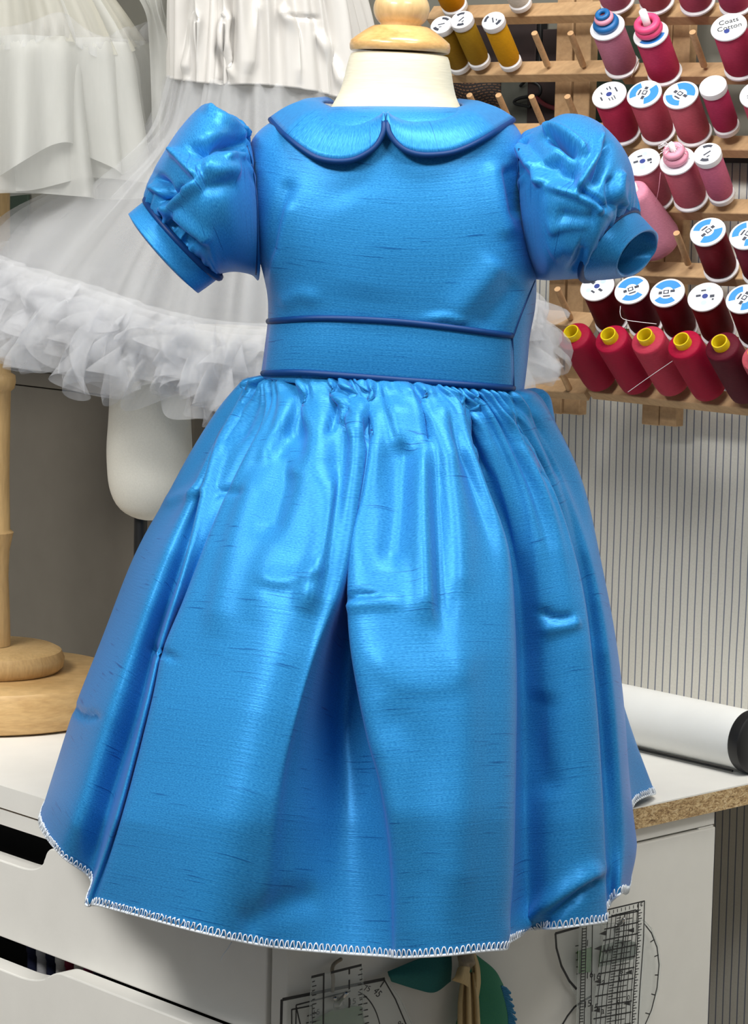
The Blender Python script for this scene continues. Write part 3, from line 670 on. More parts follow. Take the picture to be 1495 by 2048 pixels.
sleeve([(1037, 296, 1071, 557, 1.99, -11, 0, .048), (1052, 270, 1080, 558, 1.985, -6, 0, .063), (1088, 248, 1096, 559, 1.975, -2, 0, .080), (1132, 229, 1116, 558, 1.97, 0, 0, .084),
        (1186, 240, 1136, 557, 1.965, 0, 0, .082), (1232, 280, 1150, 556, 1.96, 0, 0, .076), (1260, 330, 1160, 556, 1.955, -4, 0, .066), (1268, 385, 1166, 556, 1.95, -14, -2, .052), (1266, 424, 1170, 557, 1.95, -28, -8, .042)],
       [([(1088, 268), (1110, 262), (1146, 284), (1174, 314)], .008, 5, 9), ([(1092, 273), (1120, 283), (1154, 306)], -.020, 8, 8), ([(1040, 290), (1066, 322), (1080, 350), (1088, 372)], .010, 12, 7),
        ([(1090, 315), (1118, 345), (1160, 352)], -.011, 30, 30), ([(1088, 370), (1148, 388), (1190, 408), (1206, 426)], .008, 7, 14), ([(1152, 380), (1185, 398), (1214, 420)], -.010, 8, 8),
        ([(1202, 262), (1194, 310), (1172, 350), (1153, 380)], .008, 9, 5), ([(1210, 280), (1204, 325), (1186, 370)], -.009, 12, 10), ([(1240, 340), (1236, 380), (1246, 416)], .005, 8, 8), ([(1222, 350), (1220, 390), (1228, 420)], -.006, 8, 8),
        ([(1096, 464), (1130, 452), (1182, 450)], .003, 9, 18), ([(1110, 428), (1160, 438), (1194, 434)], -.004, 18, 14), ([(1100, 508), (1130, 494), (1155, 500)], .003, 20, 20), ([(1138, 545), (1154, 520), (1164, 490)], -.003, 10, 10)],
       [(1266, 424, 1171, 558, 1.95, -29, -8, .044), (1282, 440, 1210, 556, 1.952, -28, -4, .045), (1298, 462, 1252, 551, 1.955, -34, 0, .044)],
       [(1037, 298), (1038, 350), (1041, 410), (1048, 470), (1058, 520), (1069, 554)])

# dress form the dress is worn by
form = empty('dress_form', (AX, AY, TZ), 'cream child dress form with turned wooden neck cap wearing the blue dress', 'dress form')
b = MB(); pr = []
axn = P(803, 60, AY)-P(796, 220, AY); axn /= np.linalg.norm(axn)
oN = P(793, 238, AY)
h = lambda py: float(np.linalg.norm(P(793, py, AY)-oN))*(1 if py < 238 else -1)
r = lambda w_: w_*.000380
prof = [(r(90), h(330)), (r(165), h(300)), (r(158), h(262)), (r(140), h(238)), (r(128), h(216)), (r(115), h(190)), (r(108), h(165)), (r(103), h(140)), (r(98), h(118)), (r(95), h(111)), (r(88), h(108)), (0, h(108))]
pp = smooth_res(prof[:-2], 40).tolist()+[list(q) for q in prof[-2:]]
b.lathe(pp, oN, axn, 64); autosmooth(b.build('neck', M['cream'], form))
b = MB(); b.lathe([(r(70), h(420)), (r(215), h(400)), (r(225), h(480)), (r(215), h(600)), (r(208), h(700)), (r(230), h(820)), (r(240), h(900)), (r(200), h(960)), (0, h(970))], P(788, 238, AY+.004), (0, 0, 1), 40, sx=1.0)
o = b.build('torso', M['cream'], form); 
for v in o.data.vertices: v.co.y *= .72
autosmooth(o)
b = MB(); b.lathe([(0, h(104)), (r(96), h(104)), (r(98), h(101)), (r(99), h(92)), (r(97), h(84)), (r(88), h(76)), (r(72), h(64)), (r(60), h(56)), (r(54), h(53)), (0, h(53))], oN, axn, 64)
autosmooth(b.build('neck_cap', M['capwood'], form), 50)
b = MB(); pts = [(r(40), h(54))]+[(r(55)*math.sin(a_)**.8 if a_ > 0 else 0, h(18)-math.cos(a_)*r(40)) for a_ in np.linspace(.75, math.pi, 18)]
b.lathe(pts, oN, axn, 48); b.build('knob', M['knobwood'], form, True)
b = MB(); b.lathe([(.012, .012), (.012, P(788, 960, AY)[2]-TZ)], (AX, AY, TZ), (0, 0, 1), 20); b.build('pole', M['polewood'], form, True)
b = MB(); b.lathe([(0, .0005), (.085, .0005), (.088, .004), (.086, .012), (.02, .018), (0, .018)], (AX, AY, TZ), (0, 0, 1), 40); autosmooth(b.build('base', M['polewood'], form))

# ------------------------------------------------------------------ white petticoats on the left
def pleat(G, ks, amp_fn, closed=True):
    N = outward(G, grid_normals(G, closed)); N[..., 2] *= .2; t = np.linspace(0, 1, G.shape[1]); u = np.linspace(0, 1, G.shape[0], endpoint=False)
    w_ = sum(a*np.sin(2*np.pi*(k*u+p)+1.3*np.sin(2*np.pi*(3*u+p))) for k, a, p in ks)
    return G+N*(w_[:, None]*amp_fn(t)[None])[..., None]
pet = empty('tulle_petticoat', P(520, 470, 2.4)*np.array([1, 1, 0])+Z*(TZ+.2), 'white petticoat with satin yoke, flared tulle skirt and fluffy ruffled hem', 'petticoat')
SK2 = [([(338, 150), (285, 270), (150, 362), (20, 432), (-50, 520), (-62, 596)], (2.40, 2.42, 2.36)),
       ([(352, 153), (322, 265), (218, 380), (110, 490), (45, 570), (12, 640)], (2.365, 2.36, 2.31)),
       ([(395, 157), (368, 280), (296, 420), (215, 560), (165, 690)], (2.345, 2.31, 2.25)),
       ([(450, 161), (432, 300), (400, 450), (360, 600), (320, 742)], (2.335, 2.29, 2.225)),
       ([(520, 166), (520, 300), (515, 450), (505, 600), (495, 768)], (2.33, 2.28, 2.215)),
       ([(600, 173), (620, 300), (650, 450), (680, 600), (690, 756)], (2.335, 2.29, 2.225)),
       ([(680, 186), (740, 300), (820, 450), (880, 600), (900, 735)], (2.345, 2.31, 2.25)),
       ([(728, 190), (815, 300), (920, 450), (985, 580), (1012, 705)], (2.37, 2.34, 2.30)),
       ([(738, 190), (835, 300), (950, 450), (1020, 570), (1050, 684)], (2.40, 2.37, 2.35))]
cols2 = [colY(a, b_) for a, b_ in SK2]
bk = [([(700, 188), (780, 300), (850, 450), (900, 560), (940, 668)], (2.44, 2.45, 2.44)), ([(600, 180), (620, 300), (640, 450), (650, 560), (660, 664)], (2.46, 2.49, 2.50)),
      ([(480, 172), (460, 300), (430, 420), (400, 540), (380, 640)], (2.46, 2.50, 2.49)), ([(380, 160), (330, 270), (260, 380), (190, 480), (140, 606)], (2.44, 2.46, 2.42))]
cols2 += [colY(a, b_) for a, b_ in bk]
T0 = loft_cols(cols2, 64, 520, True); T0 = np.stack([resample(T0[i], 46) for i in range(520)], 0)
for name, ks, sc, amp in (('tulle_skirt', [(17, 1, .1), (29, .6, .4), (11, .8, .7)], 1.0, .0085), ('tulle_lining', [(14, 1, .6), (23, .8, .2), (9, .7, .3)], .955, .009), ('tulle_underlayer', [(12, 1, .3), (19, .8, .8), (7, .7, .1)], .90, .009)):
    c_ = T0.mean(0, keepdims=True); G = c_+(T0-c_)*np.array([sc, sc, 1])
    G = pleat(G, ks, lambda t: amp*(.35+.9*t))
    mesh(name, G.reshape(-1, 3), grid_faces(520, 46, True), M['tulle'], pet, uv=ring_uv(G))
# satin yoke
Yk = [([(352, -60), (345, 40), (338, 156)], (2.40, 2.40)), ([(366, -60), (362, 40), (356, 160)], (2.365, 2.36)), ([(410, -60), (408, 50), (402, 166)], (2.345, 2.34)), ([(455, -60), (458, 50), (456, 170)], (2.335, 2.33)),
      ([(520, -60), (526, 50), (528, 170)], (2.33, 2.325)), ([(590, -60), (602, 50), (612, 180)], (2.335, 2.33)), ([(655, -60), (678, 60), (694, 198)], (2.345, 2.34)), ([(690, -60), (722, 60), (744, 202)], (2.37, 2.37)),
      ([(690, -60), (728, 60), (750, 200)], (2.40, 2.40)), ([(600, -60), (610, 50), (616, 180)], (2.46, 2.46)), ([(430, -60), (430, 50), (430, 160)], (2.46, 2.46))]
G = loft_cols([colY(a, b_) for a, b_ in Yk], 64, 360, True); G = np.stack([resample(G[i], 60) for i in range(360)], 0)
G = pleat(G, [(13, 1, .15), (21, .8, .55), (8, .9, .8), (34, .25, .3)], lambda t: .0052*(1.05-.6*t)); G = pleat(G, [(9, 1, .35)], lambda t: .003*t)
G = sculpt(G, [([(455, 20), (450, 80), (470, 160)], .006, 9, 5), ([(436, 90), (445, 150), (440, 170)], -.006, 7, 9), ([(520, 0), (505, 60), (495, 150)], .005, 10, 10), ([(560, 10), (590, 70), (600, 170)], .005, 9, 9),
    ([(395, 20), (385, 90), (370, 150)], .005, 10, 8), ([(630, 60), (660, 110), (690, 180)], .004, 10, 10), ([(570, 30), (600, 34), (640, 36)], -.003, 4, 4)])
mesh('satin_yoke', G.reshape(-1, 3), grid_faces(360, 60, True), M['satin'], pet, uv=ring_uv(G), solid=.001)
# fluffy ruffles around the hem: many gathered bands of tulle
def ruffles(name, base, parent, bands, n=900, mat='ruffle', seed=3):
    r_ = np.random.RandomState(seed)
    H = cr_spline(base, n, True); c_ = H.mean(0); rad = H-c_; rad[:, 2] = 0; rad /= np.linalg.norm(rad, axis=1, keepdims=True); u = np.linspace(0, 1, n, endpoint=False)
    V, Fc, UVs = [], [], []
    for (z0, r0, hgt, amp) in bands:
        k = [int(x) for x in r_.uniform(10, 58, 5)]; ph = r_.uniform(0, 1, (3, 5)); m_ = 8; b0 = len(V)
        big = 1+.35*np.sin(2*np.pi*(r_.randint(5, 12)*u+r_.rand()))+.25*np.sin(2*np.pi*(r_.randint(12, 24)*u+r_.rand()))
        for j in range(m_):
            t = j/(m_-1); w_ = sum(np.sin(2*np.pi*(k[q]*u+ph[0, q]+.25*t*(q-2))) for q in range(5))/2.2
            w2 = sum(np.sin(2*np.pi*(k[(q+2) % 5]*u+ph[1, q]+.2*t)) for q in range(5))/2.2; w3 = sum(np.sin(2*np.pi*(k[(q+1) % 5]*u+ph[2, q])) for q in range(5))/2.2
            o_ = r0+amp*w_*(.15+1.0*t)+hgt*.55*math.sin(t*1.9)*big
            zz = z0-hgt*(1-math.cos(t*1.7))*.75*big+hgt*.25*(1-t)+w2*amp*.55*t
            tang = np.stack([-rad[:, 1], rad[:, 0], 0*u], 1)
            q = H+rad*o_[:, None]+Z[None]*zz[:, None]+tang*(w3*amp*.9*t)[:, None]
            V += list(q); UVs += [(x*8, t*.1) for x in u]
        for j in range(m_-1):
            for i in range(n): Fc.append((b0+j*n+i, b0+(j+1)*n+i, b0+(j+1)*n+(i+1) % n, b0+j*n+(i+1) % n))
    return mesh(name, V, Fc, M[mat], parent, uv=UVs)
hemline = [c_[-1]+(c_[0]-c_[-1])*np.array([.0, .0, .0]) for c_ in cols2]
ruffles('ruffle_hem', hemline, pet, [(.044, -.010, .026, .012), (.034, -.004, .028, .014), (.026, -.008, .030, .015), (.016, -.002, .030, .016), (.008, -.006, .030, .016), (.0, -.010, .030, .016), (.038, -.016, .028, .015), (.018, -.016, .032, .016), (.004, -.018, .032, .017), (.028, -.012, .026, .017)])
# the cloth body form the petticoat hangs on: one padded leg shows below the ruffle
lg = empty('padded_form', P(297, 900, 2.37)*np.array([1, 1, 0])+Z*TZ, 'white padded dress form with rounded legs on a black rod under the tulle petticoat', 'dress form')
kk = .000452
for cx_, nm in ((297, 'leg'), (560, 'leg')):
    b = MB(); o0 = P(cx_, 1040, 2.37); pf = [(0, 0), (14*kk, 1*kk), (34*kk, 7*kk), (55*kk, 20*kk), (70*kk, 40*kk), (80*kk, 70*kk), (84*kk, 110*kk), (85*kk, 150*kk), (82*kk, 200*kk), (80*kk, 260*kk), (81*kk, 330*kk), (82*kk, 352*kk), (0, 353*kk)]
    b.lathe(smooth_res(pf, 40).tolist(), o0, (0, 0, 1), 48); b.build(nm, M['legcloth'], lg, True)
b = MB(); b.lathe(smooth_res([(.05, 0), (.085, .010), (.086, .02), (.06, .032), (.0, .035)], 30).tolist(), P(430, 728, 2.385), (0, 0, 1), 40); b.build('hips', M['legcloth'], lg, True)
q = P(281, 1046, 2.37); b = MB(); b.lathe([(.006, .004), (.006, q[2]-TZ+.03)], (q[0], q[1], TZ), (0, 0, 1), 16); b.lathe([(0, .0006), (.03, .0006), (.032, .004), (.02, .01), (0, .011)], (q[0], q[1], TZ), (0, 0, 1), 32); autosmooth(b.build('rod', M['black'], lg))

# organza petticoat, upper left
pt2 = empty('organza_petticoat', P(60, 300, 2.42)*np.array([1, 1, 0])+Z*(TZ+.45), 'ivory-white tiered organza petticoat with gathered seam, top left of the scene', 'petticoat')
def ringcloth(name, ys, lefts, rights, Yc, rd, mat, ks, amp, hem=None, n=420, rows=50, parent=None):
    R = []
    for y, l, r_ in zip(ys, lefts, rights):
        A_, B_ = P(l, y, Yc), P(r_, y, Yc); c_ = (A_+B_)/2; h_ = (B_-A_)/2; k = np.linalg.norm(h_)*2/.30
        R.append([c_+h_*math.cos(t)+np.array([0, -1, 0])*math.sin(t)*rd*k for t in np.linspace(0, 2*math.pi, n, endpoint=False)])
    R = np.array(R); G = np.stack([smooth_res(R[:, i], rows) for i in range(n)], 0)
    if hem is not None:
        u = np.linspace(0, 1, n, endpoint=False); dz = sum(a*np.sin(2*np.pi*(k*u+p)) for k, a, p in hem)
        G[..., 2] += dz[:, None]*np.linspace(0, 1, rows)[None]**2
    G = pleat(G, ks, amp)
    return mesh(name, G.reshape(-1, 3), grid_faces(n, rows, True), M[mat], parent, uv=ring_uv(G)), G
ringcloth('sheer_yoke', [-60, 20, 60, 104], [-200, -250, -275, -300], [180, 232, 256, 282], 2.44, .10, 'organza_sheer', [(20, 1, .1), (33, .8, .4)], lambda t: .004+.003*t, [(6, .006, .2)], parent=pt2)
ringcloth('sheer_lining', [-60, 20, 60, 112], [-190, -240, -265, -290], [170, 222, 246, 270], 2.44, .085, 'organza', [(15, 1, .5), (29, .8, .1)], lambda t: .004+.003*t, parent=pt2)
_, GT = ringcloth('tier', [82, 120, 200, 330], [-300, -318, -335, -360], [284, 298, 308, 322], 2.44, .105, 'organza', [(11, 1, .15), (17, .7, .5), (6, .9, .3)], lambda t: .004+.009*t, [(7, .011, .1), (4, .008, .6)], parent=pt2)
ringcloth('tier', [90, 130, 210, 362], [-296, -314, -332, -360], [280, 294, 304, 326], 2.44, .098, 'organza', [(9, 1, .55), (15, .7, .2), (5, .9, .8)], lambda t: .004+.009*t, [(6, .008, .4), (4, .006, .1)], parent=pt2)
ringcloth('tier', [96, 140, 220, 392], [-290, -310, -330, -362], [276, 290, 300, 330], 2.44, .09, 'organza', [(13, 1, .35), (23, .7, .7)], lambda t: .0035+.006*t, [(5, .003, .2)], parent=pt2)
# little gathered heading above the tier seam
H = GT[:, 0]; n = len(H); V = []; u = np.linspace(0, 1, n, endpoint=False); dz = sum(a*np.sin(2*np.pi*(k*u+p)) for k, a, p in ((6, .007, .2), (11, .004, .5)))
for t in (0, .5, 1):
    w_ = .004*np.sin(2*np.pi*(60*u+t))*t+.003; V += list(H+np.stack([0*u, -w_, dz+.010-.020*t], 1))
mesh('gathered_heading', V, [(j*n+i, (j+1)*n+i, (j+1)*n+(i+1) % n, j*n+(i+1) % n) for j in range(2) for i in range(n)], M['ruffle'], pt2, uv=[(x*5, 0) for _ in range(3) for x in u])
# loose strip of the same kind of net hanging between the two petticoats
nf = empty('net_underskirt', P(325, 150, 2.43)*np.array([1, 1, 0])+Z*(TZ+.5), 'narrow strip of white net hanging between the organza petticoat and the satin yoke', 'underskirt')
pc_ = [[(268, -20), (292, 30), (298, 90), (302, 180), (306, 320)], [(288, -20), (306, 28), (318, 90), (322, 180), (316, 300)], [(308, -20), (316, 26), (336, 90), (346, 160), (328, 262)], [(322, -20), (326, 40), (344, 100), (350, 150), (338, 230)]]
G = np.stack([cr_spline(np.array([colY(q, (2.40+.02*(i % 2), 2.39+.015*((i+1) % 2))) for i, q in enumerate(pc_)])[:, j], 50) for j in range(64)], 1)
mesh('net_layer', G.reshape(-1, 3), grid_faces(50, 64, False), M['organza'], nf, uv=ring_uv(G, False))
G2 = G+np.array([.003, .012, .004]); mesh('net_layer', G2.reshape(-1, 3), grid_faces(50, 64, False), M['organza'], nf, uv=ring_uv(G2, False))

# turned wooden stand under the organza petticoat
S0 = on_z(-15, 1420, TZ); SY = float(on_z(60, 1476, TZ)[1])+.115
sx0 = float(P(-15, 1300, SY)[0]); kz = lambda py: float(P(-15, py, SY)[2]-TZ); kr = lambda w_: w_*.000466
sd = empty('wooden_stand', (sx0, SY, TZ), 'turned pale wooden dress form stand with round base on the worktop at the left edge', 'stand')
hb = .038
b = MB(); b.lathe([(0, .0005), (.116, .0005), (.122, .003), (.124, .008), (.124, hb-.005), (.121, hb), (.116, hb+.0015), (0, hb+.0015)], (sx0, SY, TZ), (0, 0, 1), 72); autosmooth(b.build('base_slab', M['basewood'], sd))
hd = hb+.002
b = MB(); b.lathe([(0, hd), (.062, hd), (.066, hd+.004), (.067, hd+.012), (.064, hd+.019), (.058, hd+.022), (0, hd+.023)], (sx0, SY, TZ), (0, 0, 1), 56); autosmooth(b.build('base_disc', M['polewood'], sd))
b = MB(); hp = hd+.0235
prof = [(kr(36), hp), (kr(36), kz(1290)), (kr(34), kz(1220)), (kr(31), kz(1150)), (kr(33), kz(1100)), (kr(38), kz(1076)), (kr(41), kz(1064)), (kr(34), kz(1058)), (kr(32), kz(960)), (kr(33), kz(850)), (kr(34), kz(782)), (kr(41), kz(776)), (kr(44), kz(764)), (kr(43), kz(750)), (kr(34), kz(744)), (kr(33), kz(690)), (kr(31), kz(500)), (kr(30), kz(300)), (0, kz(299))]
b.lathe(prof, (sx0, SY, TZ), (0, 0, 1), 40); autosmooth(b.build('pole', M['polewood'], sd), 60)

# ------------------------------------------------------------------ thread racks
AX3 = np.array([-.345, -.68, .645]); AX3 /= np.linalg.norm(AX3)
RY = math.radians(47); RU = np.array([-math.sin(RY), math.cos(RY), 0]); RN = np.array([-math.cos(RY), -math.sin(RY), 0])   # along the rack / out of it
R0 = wall_pt(1300, 500, .052)
def rk(px, py, off): return on_plane(px, py, R0+RN*off, RN)
BASE = .022
def top_to_base(px, py, Hh):
    t_ = rk(px, py, BASE+Hh*float(AX3@RN)); return t_-AX3*Hh
TZW = Z-RN*0  # up
def make_rack(label, rails, uprights):
    r0 = empty('thread_rack', R0*np.array([1, 1, 0])+Z*1.1, label, 'thread rack')
    fn = AX3-RU*(AX3@RU); fn /= np.linalg.norm(fn); dn = np.cross(RU, fn); dn = dn if dn[2] < 0 else -dn     # rail faces tilt with the pegs
    for (xa, ya, xb, yb, w_, pegs) in rails:
        A_, B_ = rk(xa, ya, BASE), rk(xb, yb, BASE)
        b = MB(); b.box(A_-dn*w_*.55-fn*.0195, B_-A_, dn*w_, fn*.0115); ra = bevel(b.build('rail', M['rackwood'], r0), .0007, 1)
        for (x, y) in pegs:
            q = top_to_base(x, y, .040); b = MB(); b.tube([q-AX3*.004, q+AX3*.040], .0031, 12); autosmooth(b.build('peg', M['pegwood'], ra))
    for (x0, y0, x1, y1, w_) in uprights:
        A_, B_ = rk(x0, y0, -.012), rk(x1, y1, -.012); ht = A_[2]-B_[2]
        b = MB(); b.box(np.array([A_[0], A_[1], B_[2]])-RN*.012, -RU*w_, RN*.012, Z*ht); bevel(b.build('upright', M['rackwood'], r0), .0008, 1)
    return r0
make_rack('left pine thread rack with mostly bare pegs, beside the dress form neck', [
    (850, 14, 1190, 4, .018, []), (862, 128, 1212, 122, .018, [(1068, 66), (1140, 66)]), (940, 250, 1205, 248, .018, [(938, 190), (996, 190), (1062, 193), (1134, 193)]),
    (1060, 395, 1196, 397, .018, []), (1050, 505, 1190, 508, .018, []), (1050, 622, 1176, 630, .018, [(1114, 578)]), (1046, 756, 1166, 764, .018, [(1112, 722)])],
    [(1115, -40, 1095, 826, .020), (1152, -40, 1132, 828, .020)])
make_rack('right pine thread rack full of pink and red thread', [
    (1236, 10, 1620, 4, .018, []), (1238, 128, 1620, 126, .018, [(1384, 64)]), (1240, 272, 1620, 276, .018, []), (1240, 398, 1620, 404, .018, []), (1240, 525, 1620, 538, .018, [(1352, 466)]),
    (1190, 658, 1620, 690, .018, []), (1174, 760, 1620, 806, .018, [])],
    [(1312, -40, 1256, 846, .020), (1348, -40, 1290, 848, .020)])

def label_disc(parent, c_, ax, r_, style, rot):
    x = np.cross(ax, (0, 0, 1.0)); x /= np.linalg.norm(x); y = np.cross(ax, x); ca, sa_ = math.cos(rot), math.sin(rot); x, y = x*ca+y*sa_, y*ca-x*sa_
    b = MB()
    def poly(pts, h, mi):
        p = [c_+x*u*r_+y*v*r_+ax*h for u, v in pts]; b.prism(p, ax*.00012, mi)
    circ = lambda rr, cx=0, cy=0, n=28: [(cx+rr*math.cos(2*math.pi*i/n), cy+rr*math.sin(2*math.pi*i/n)) for i in range(n)]
    poly(circ(.84), .0, 0)
    seg = lambda a0, a1, ri, ro: [(ro*math.cos(a), ro*math.sin(a)) for a in np.linspace(a0, a1, 16)]+[(ri*math.cos(a), ri*math.sin(a)) for a in np.linspace(a1, a0, 16)]
    bar = lambda u, v, w_, h_: [(u-w_, v-h_), (u+w_, v-h_), (u+w_, v+h_), (u-w_, v+h_)]
    if style == 'blue':
        poly(seg(.4, 2.6, .36, .84), .00013, 1); poly(seg(3.8, 5.4, .46, .84), .00013, 1)
        for u, v, w_, h_ in ((-.05, .02, .16, .14), (.32, .05, .13, .09), (-.38, -.02, .10, .10), (0, -.28, .2, .05)): poly(bar(u, v, w_, h_), .00014, 2)
        poly(bar(-.05, .02, .09, .07), .00027, 0)
    elif style == 'text':
        poly(circ(.17), .00013, 3)
        for u, v, w_, h_ in ((-.42, .22, .14, .04), (-.45, .05, .10, .035), (.42, .2, .16, .03), (.45, .05, .14, .03), (.4, -.12, .12, .03), (-.1, .48, .2, .045), (.1, -.5, .16, .05), (-.3, -.35, .10, .04)): poly(bar(u, v, w_, h_), .00013, 2)
    elif style == 'star':
        poly(circ(.17), .00013, 3); poly(circ(.17, .05, .45), .00013, 4); poly(circ(.15, -.2, -.5), .00013, 4)
        for u, v, w_, h_ in ((-.4, .05, .13, .10), (.38, -.08, .14, .08), (.1, -.42, .14, .06), (-.45, .28, .06, .06)): poly(bar(u, v, w_, h_), .00013, 2)
    elif style == 'plain':
        poly(circ(.28), .00013, 5); poly(circ(.16), .00026, 0)
    elif style == 'slim':
        poly(seg(.3, 1.2, .5, .78), .00013, 2); poly(bar(0, 0, .3, .06), .00013, 2); poly(bar(.1, .3, .12, .05), .00013, 2); poly(seg(3.6, 4.6, .55, .78), .00013, 2)
    o_ = b.build('label', [M['lab_white'], M['lab_blue'], M['lab_ink'], M['lab_navy'], M['lab_pale'], M['spool_tube']], parent)
    return o_
def big_spool(px, py, color, style, label, rot=0.0, Hh=.055, R_=.0164, group='pink and red spools on the right rack', wind=1.0):
    q = top_to_base(px, py, Hh); s_ = empty('thread_spool', q, label, 'thread spool', group)
    b = MB(); t1 = .0035
    b.lathe([(.004, 0), (R_-.001, 0), (R_, .001), (R_, t1-.0008), (R_-.001, t1), (R_*.8, t1+.0012), (R_*.6, t1+.0012)], q, AX3, 44)
    autosmooth(b.build('bottom_flange', M['spool'], s_), 35); b = MB()
    b.lathe([(R_*.6, Hh-t1-.0012), (R_*.8, Hh-t1-.0012), (R_-.001, Hh-t1), (R_, Hh-t1+.001), (R_, Hh-.001), (R_-.0012, Hh), (R_*.86, Hh), (R_*.85, Hh-.0003), (0, Hh-.0003)], q, AX3, 44)
    autosmooth(b.build('top_flange', M['spool'], s_), 35)
    rt = R_*.93*wind
    b = MB(); b.lathe([(R_*.5, t1), (rt*.94, t1+.001), (rt, t1+.004), (rt*.995, Hh*.5), (rt, Hh-t1-.005), (rt*.94, Hh-t1-.001), (R_*.5, Hh-t1)], q, AX3, 44)
    autosmooth(b.build('winding', thread(color), s_), 35)
    if style: label_disc(s_, q+AX3*(Hh-.0003), AX3, R_, style, rot)
    return s_, q
def slim_spool(px, py, color, label, style='slim', rot=0.0, Hh=.061, R_=.0115, group=None):
    q = top_to_base(px, py, Hh); s_ = empty('thread_spool', q, label, 'thread spool', group)
    b = MB()
    b.lathe([(.003, 0), (R_*.92, 0), (R_*.95, .0008), (R_*.95, .005), (R_*.8, .007)], q, AX3, 36)
    autosmooth(b.build('bottom_flange', M['spool'], s_), 35); b = MB()
    b.lathe([(R_*.8, Hh-.009), (R_*.96, Hh-.0075), (R_, Hh-.006), (R_, Hh-.001), (R_*.93, Hh), (R_*.8, Hh), (R_*.79, Hh-.0003), (0, Hh-.0003)], q, AX3, 36)
    autosmooth(b.build('top_flange', M['spool'], s_), 35)
    b = MB(); rt = R_*.94; b.lathe([(R_*.5, .0055), (rt*.9, .0065), (rt, .011), (rt*1.01, Hh*.5), (rt, Hh-.012), (rt*.9, Hh-.0075), (R_*.5, Hh-.007)], q, AX3, 36)
    autosmooth(b.build('winding', thread(color), s_), 35)
    if style: label_disc(s_, q+AX3*(Hh-.0003), AX3, R_, style, rot)
    return s_, q
AXC = np.array([-.44, -.66, .61]); AXC /= np.linalg.norm(AXC)
def cone_spool(px, py, color, label, Hh=.071, R_=.0160, top=None, group='overlock thread cones on the bottom rail'):
    q = rk(px, py, BASE+Hh*float(AXC@RN))-AXC*Hh; s_ = empty('thread_cone', q, label, 'thread cone', group)
    b = MB(); b.lathe([(.006, 0), (R_*.85, 0), (R_*1.02, .003), (R_*1.05, .010), (R_*1.03, Hh*.6), (R_*1.01, Hh-.004), (R_*.985, Hh-.0012), (R_*.93, Hh), (.0076, Hh+.0004)], q, AXC, 44)
    autosmooth(b.build('winding', thread(color), s_), 60)
    b = MB(); b.lathe([(.0078, Hh-.004), (.0076, Hh+.0068), (.0074, Hh+.0078), (.0064, Hh+.0078), (.0060, Hh+.0068), (.0058, Hh-.02)], q, AXC, 32)
    autosmooth(b.build('core', M['yellow'], s_), 50)
    return s_
def torus_on(parent, name, c_, ax, R_, r_, mat, squash=1.0, tilt=None):
    x = np.cross(ax, (0, 0, 1.0)); x /= np.linalg.norm(x); y = np.cross(ax, x); b = MB()
    b.tube([c_+x*R_*math.cos(t)+y*R_*math.sin(t)*squash for t in np.linspace(0, 2*math.pi, 40, endpoint=False)], r_, 12, closed=True); return b.build(name, mat, parent, True)
# yellow spools beside the neck (behind it the first)
gy = 'slim yellow spools on the left rack'
slim_spool(882, 48, (150, 112, 24), 'olive-gold slim spool partly hidden behind the dress form neck cap', rot=.3, group=gy)
slim_spool(922, 38, (172, 132, 30), 'dull gold slim spool, between two other yellow spools on the left rack', rot=1.0, group=gy)
slim_spool(985, 40, (222, 160, 24), 'bright amber slim spool beside the first bare peg of the left rack', rot=2.0, group=gy)
slim_spool(872, -72, (232, 150, 10), 'orange-yellow slim spool cut off by the top of the photo, above the gold spools', rot=.5, R_=.0135, group=gy)
slim_spool(1005, -80, (240, 236, 228), 'white slim spool cut off by the top of the photo, right of the orange one', rot=.5, group=gy)
# row at the very top: only their lower ends show
for x, c_, l_ in ((1204, (214, 120, 150), 'light pink spool with only its foot showing, leftmost along the top of the right rack'), (1284, (206, 96, 112), 'salmon spool with only its foot showing, second along the top of the right rack'),
                  (1366, (198, 84, 110), 'rose spool with only its foot showing, third along the top of the right rack'), (1446, (186, 70, 104), 'raspberry spool with only its foot showing, fourth along the top of the right rack')):
    big_spool(x, -78, c_, 'text', l_)
# upper row of the right rack
s_, q = big_spool(1213, 52, (208, 128, 152), 'text', 'pale pink spool topped with a blue and a pale pink rubber ring', 1.0)
torus_on(s_, 'blue_ring', q+AX3*.0585, AX3, .0085, .0040, M['ring_blue']); torus_on(s_, 'pink_ring', q+AX3*.0655, AX3, .0060, .0032, M['ring_pale']); torus_on(s_, 'dark_ring', q+AX3*.0700, AX3, .0048, .0024, M['ring_blue'])
s_, q = big_spool(1300, 66, (208, 56, 96), 'blue', 'hot pink spool with blue label and a thick pink rubber ring on a dowel', .6)
torus_on(s_, 'pink_ring', q+AX3*.0605, AX3, .0090, .0040, M['ring_pink']); torus_on(s_, 'pink_ring', q+AX3*.0670, AX3, .0088, .0036, M['ring_pink'])
b = MB(); b.tube([q+AX3*.0552, q+AX3*.083], .0036, 12); b.build('dowel_end', M['spool'], s_, True)
s_, q = big_spool(1456, 52, (196, 58, 92), None, 'deep pink spool with white hand-lettered top, right of a bare peg', .3)
lb = label_disc(s_, q+AX3*.0547, AX3, .0164, 'none', 0); tag(lb, 'white label with printed lettering')
xv = Vector(np.cross(Z, AX3)).normalized(); yv = Vector(AX3).cross(xv)
rotm = Matrix((( xv.x, yv.x, AX3[0]), (xv.y, yv.y, AX3[1]), (xv.z, yv.z, AX3[2])))
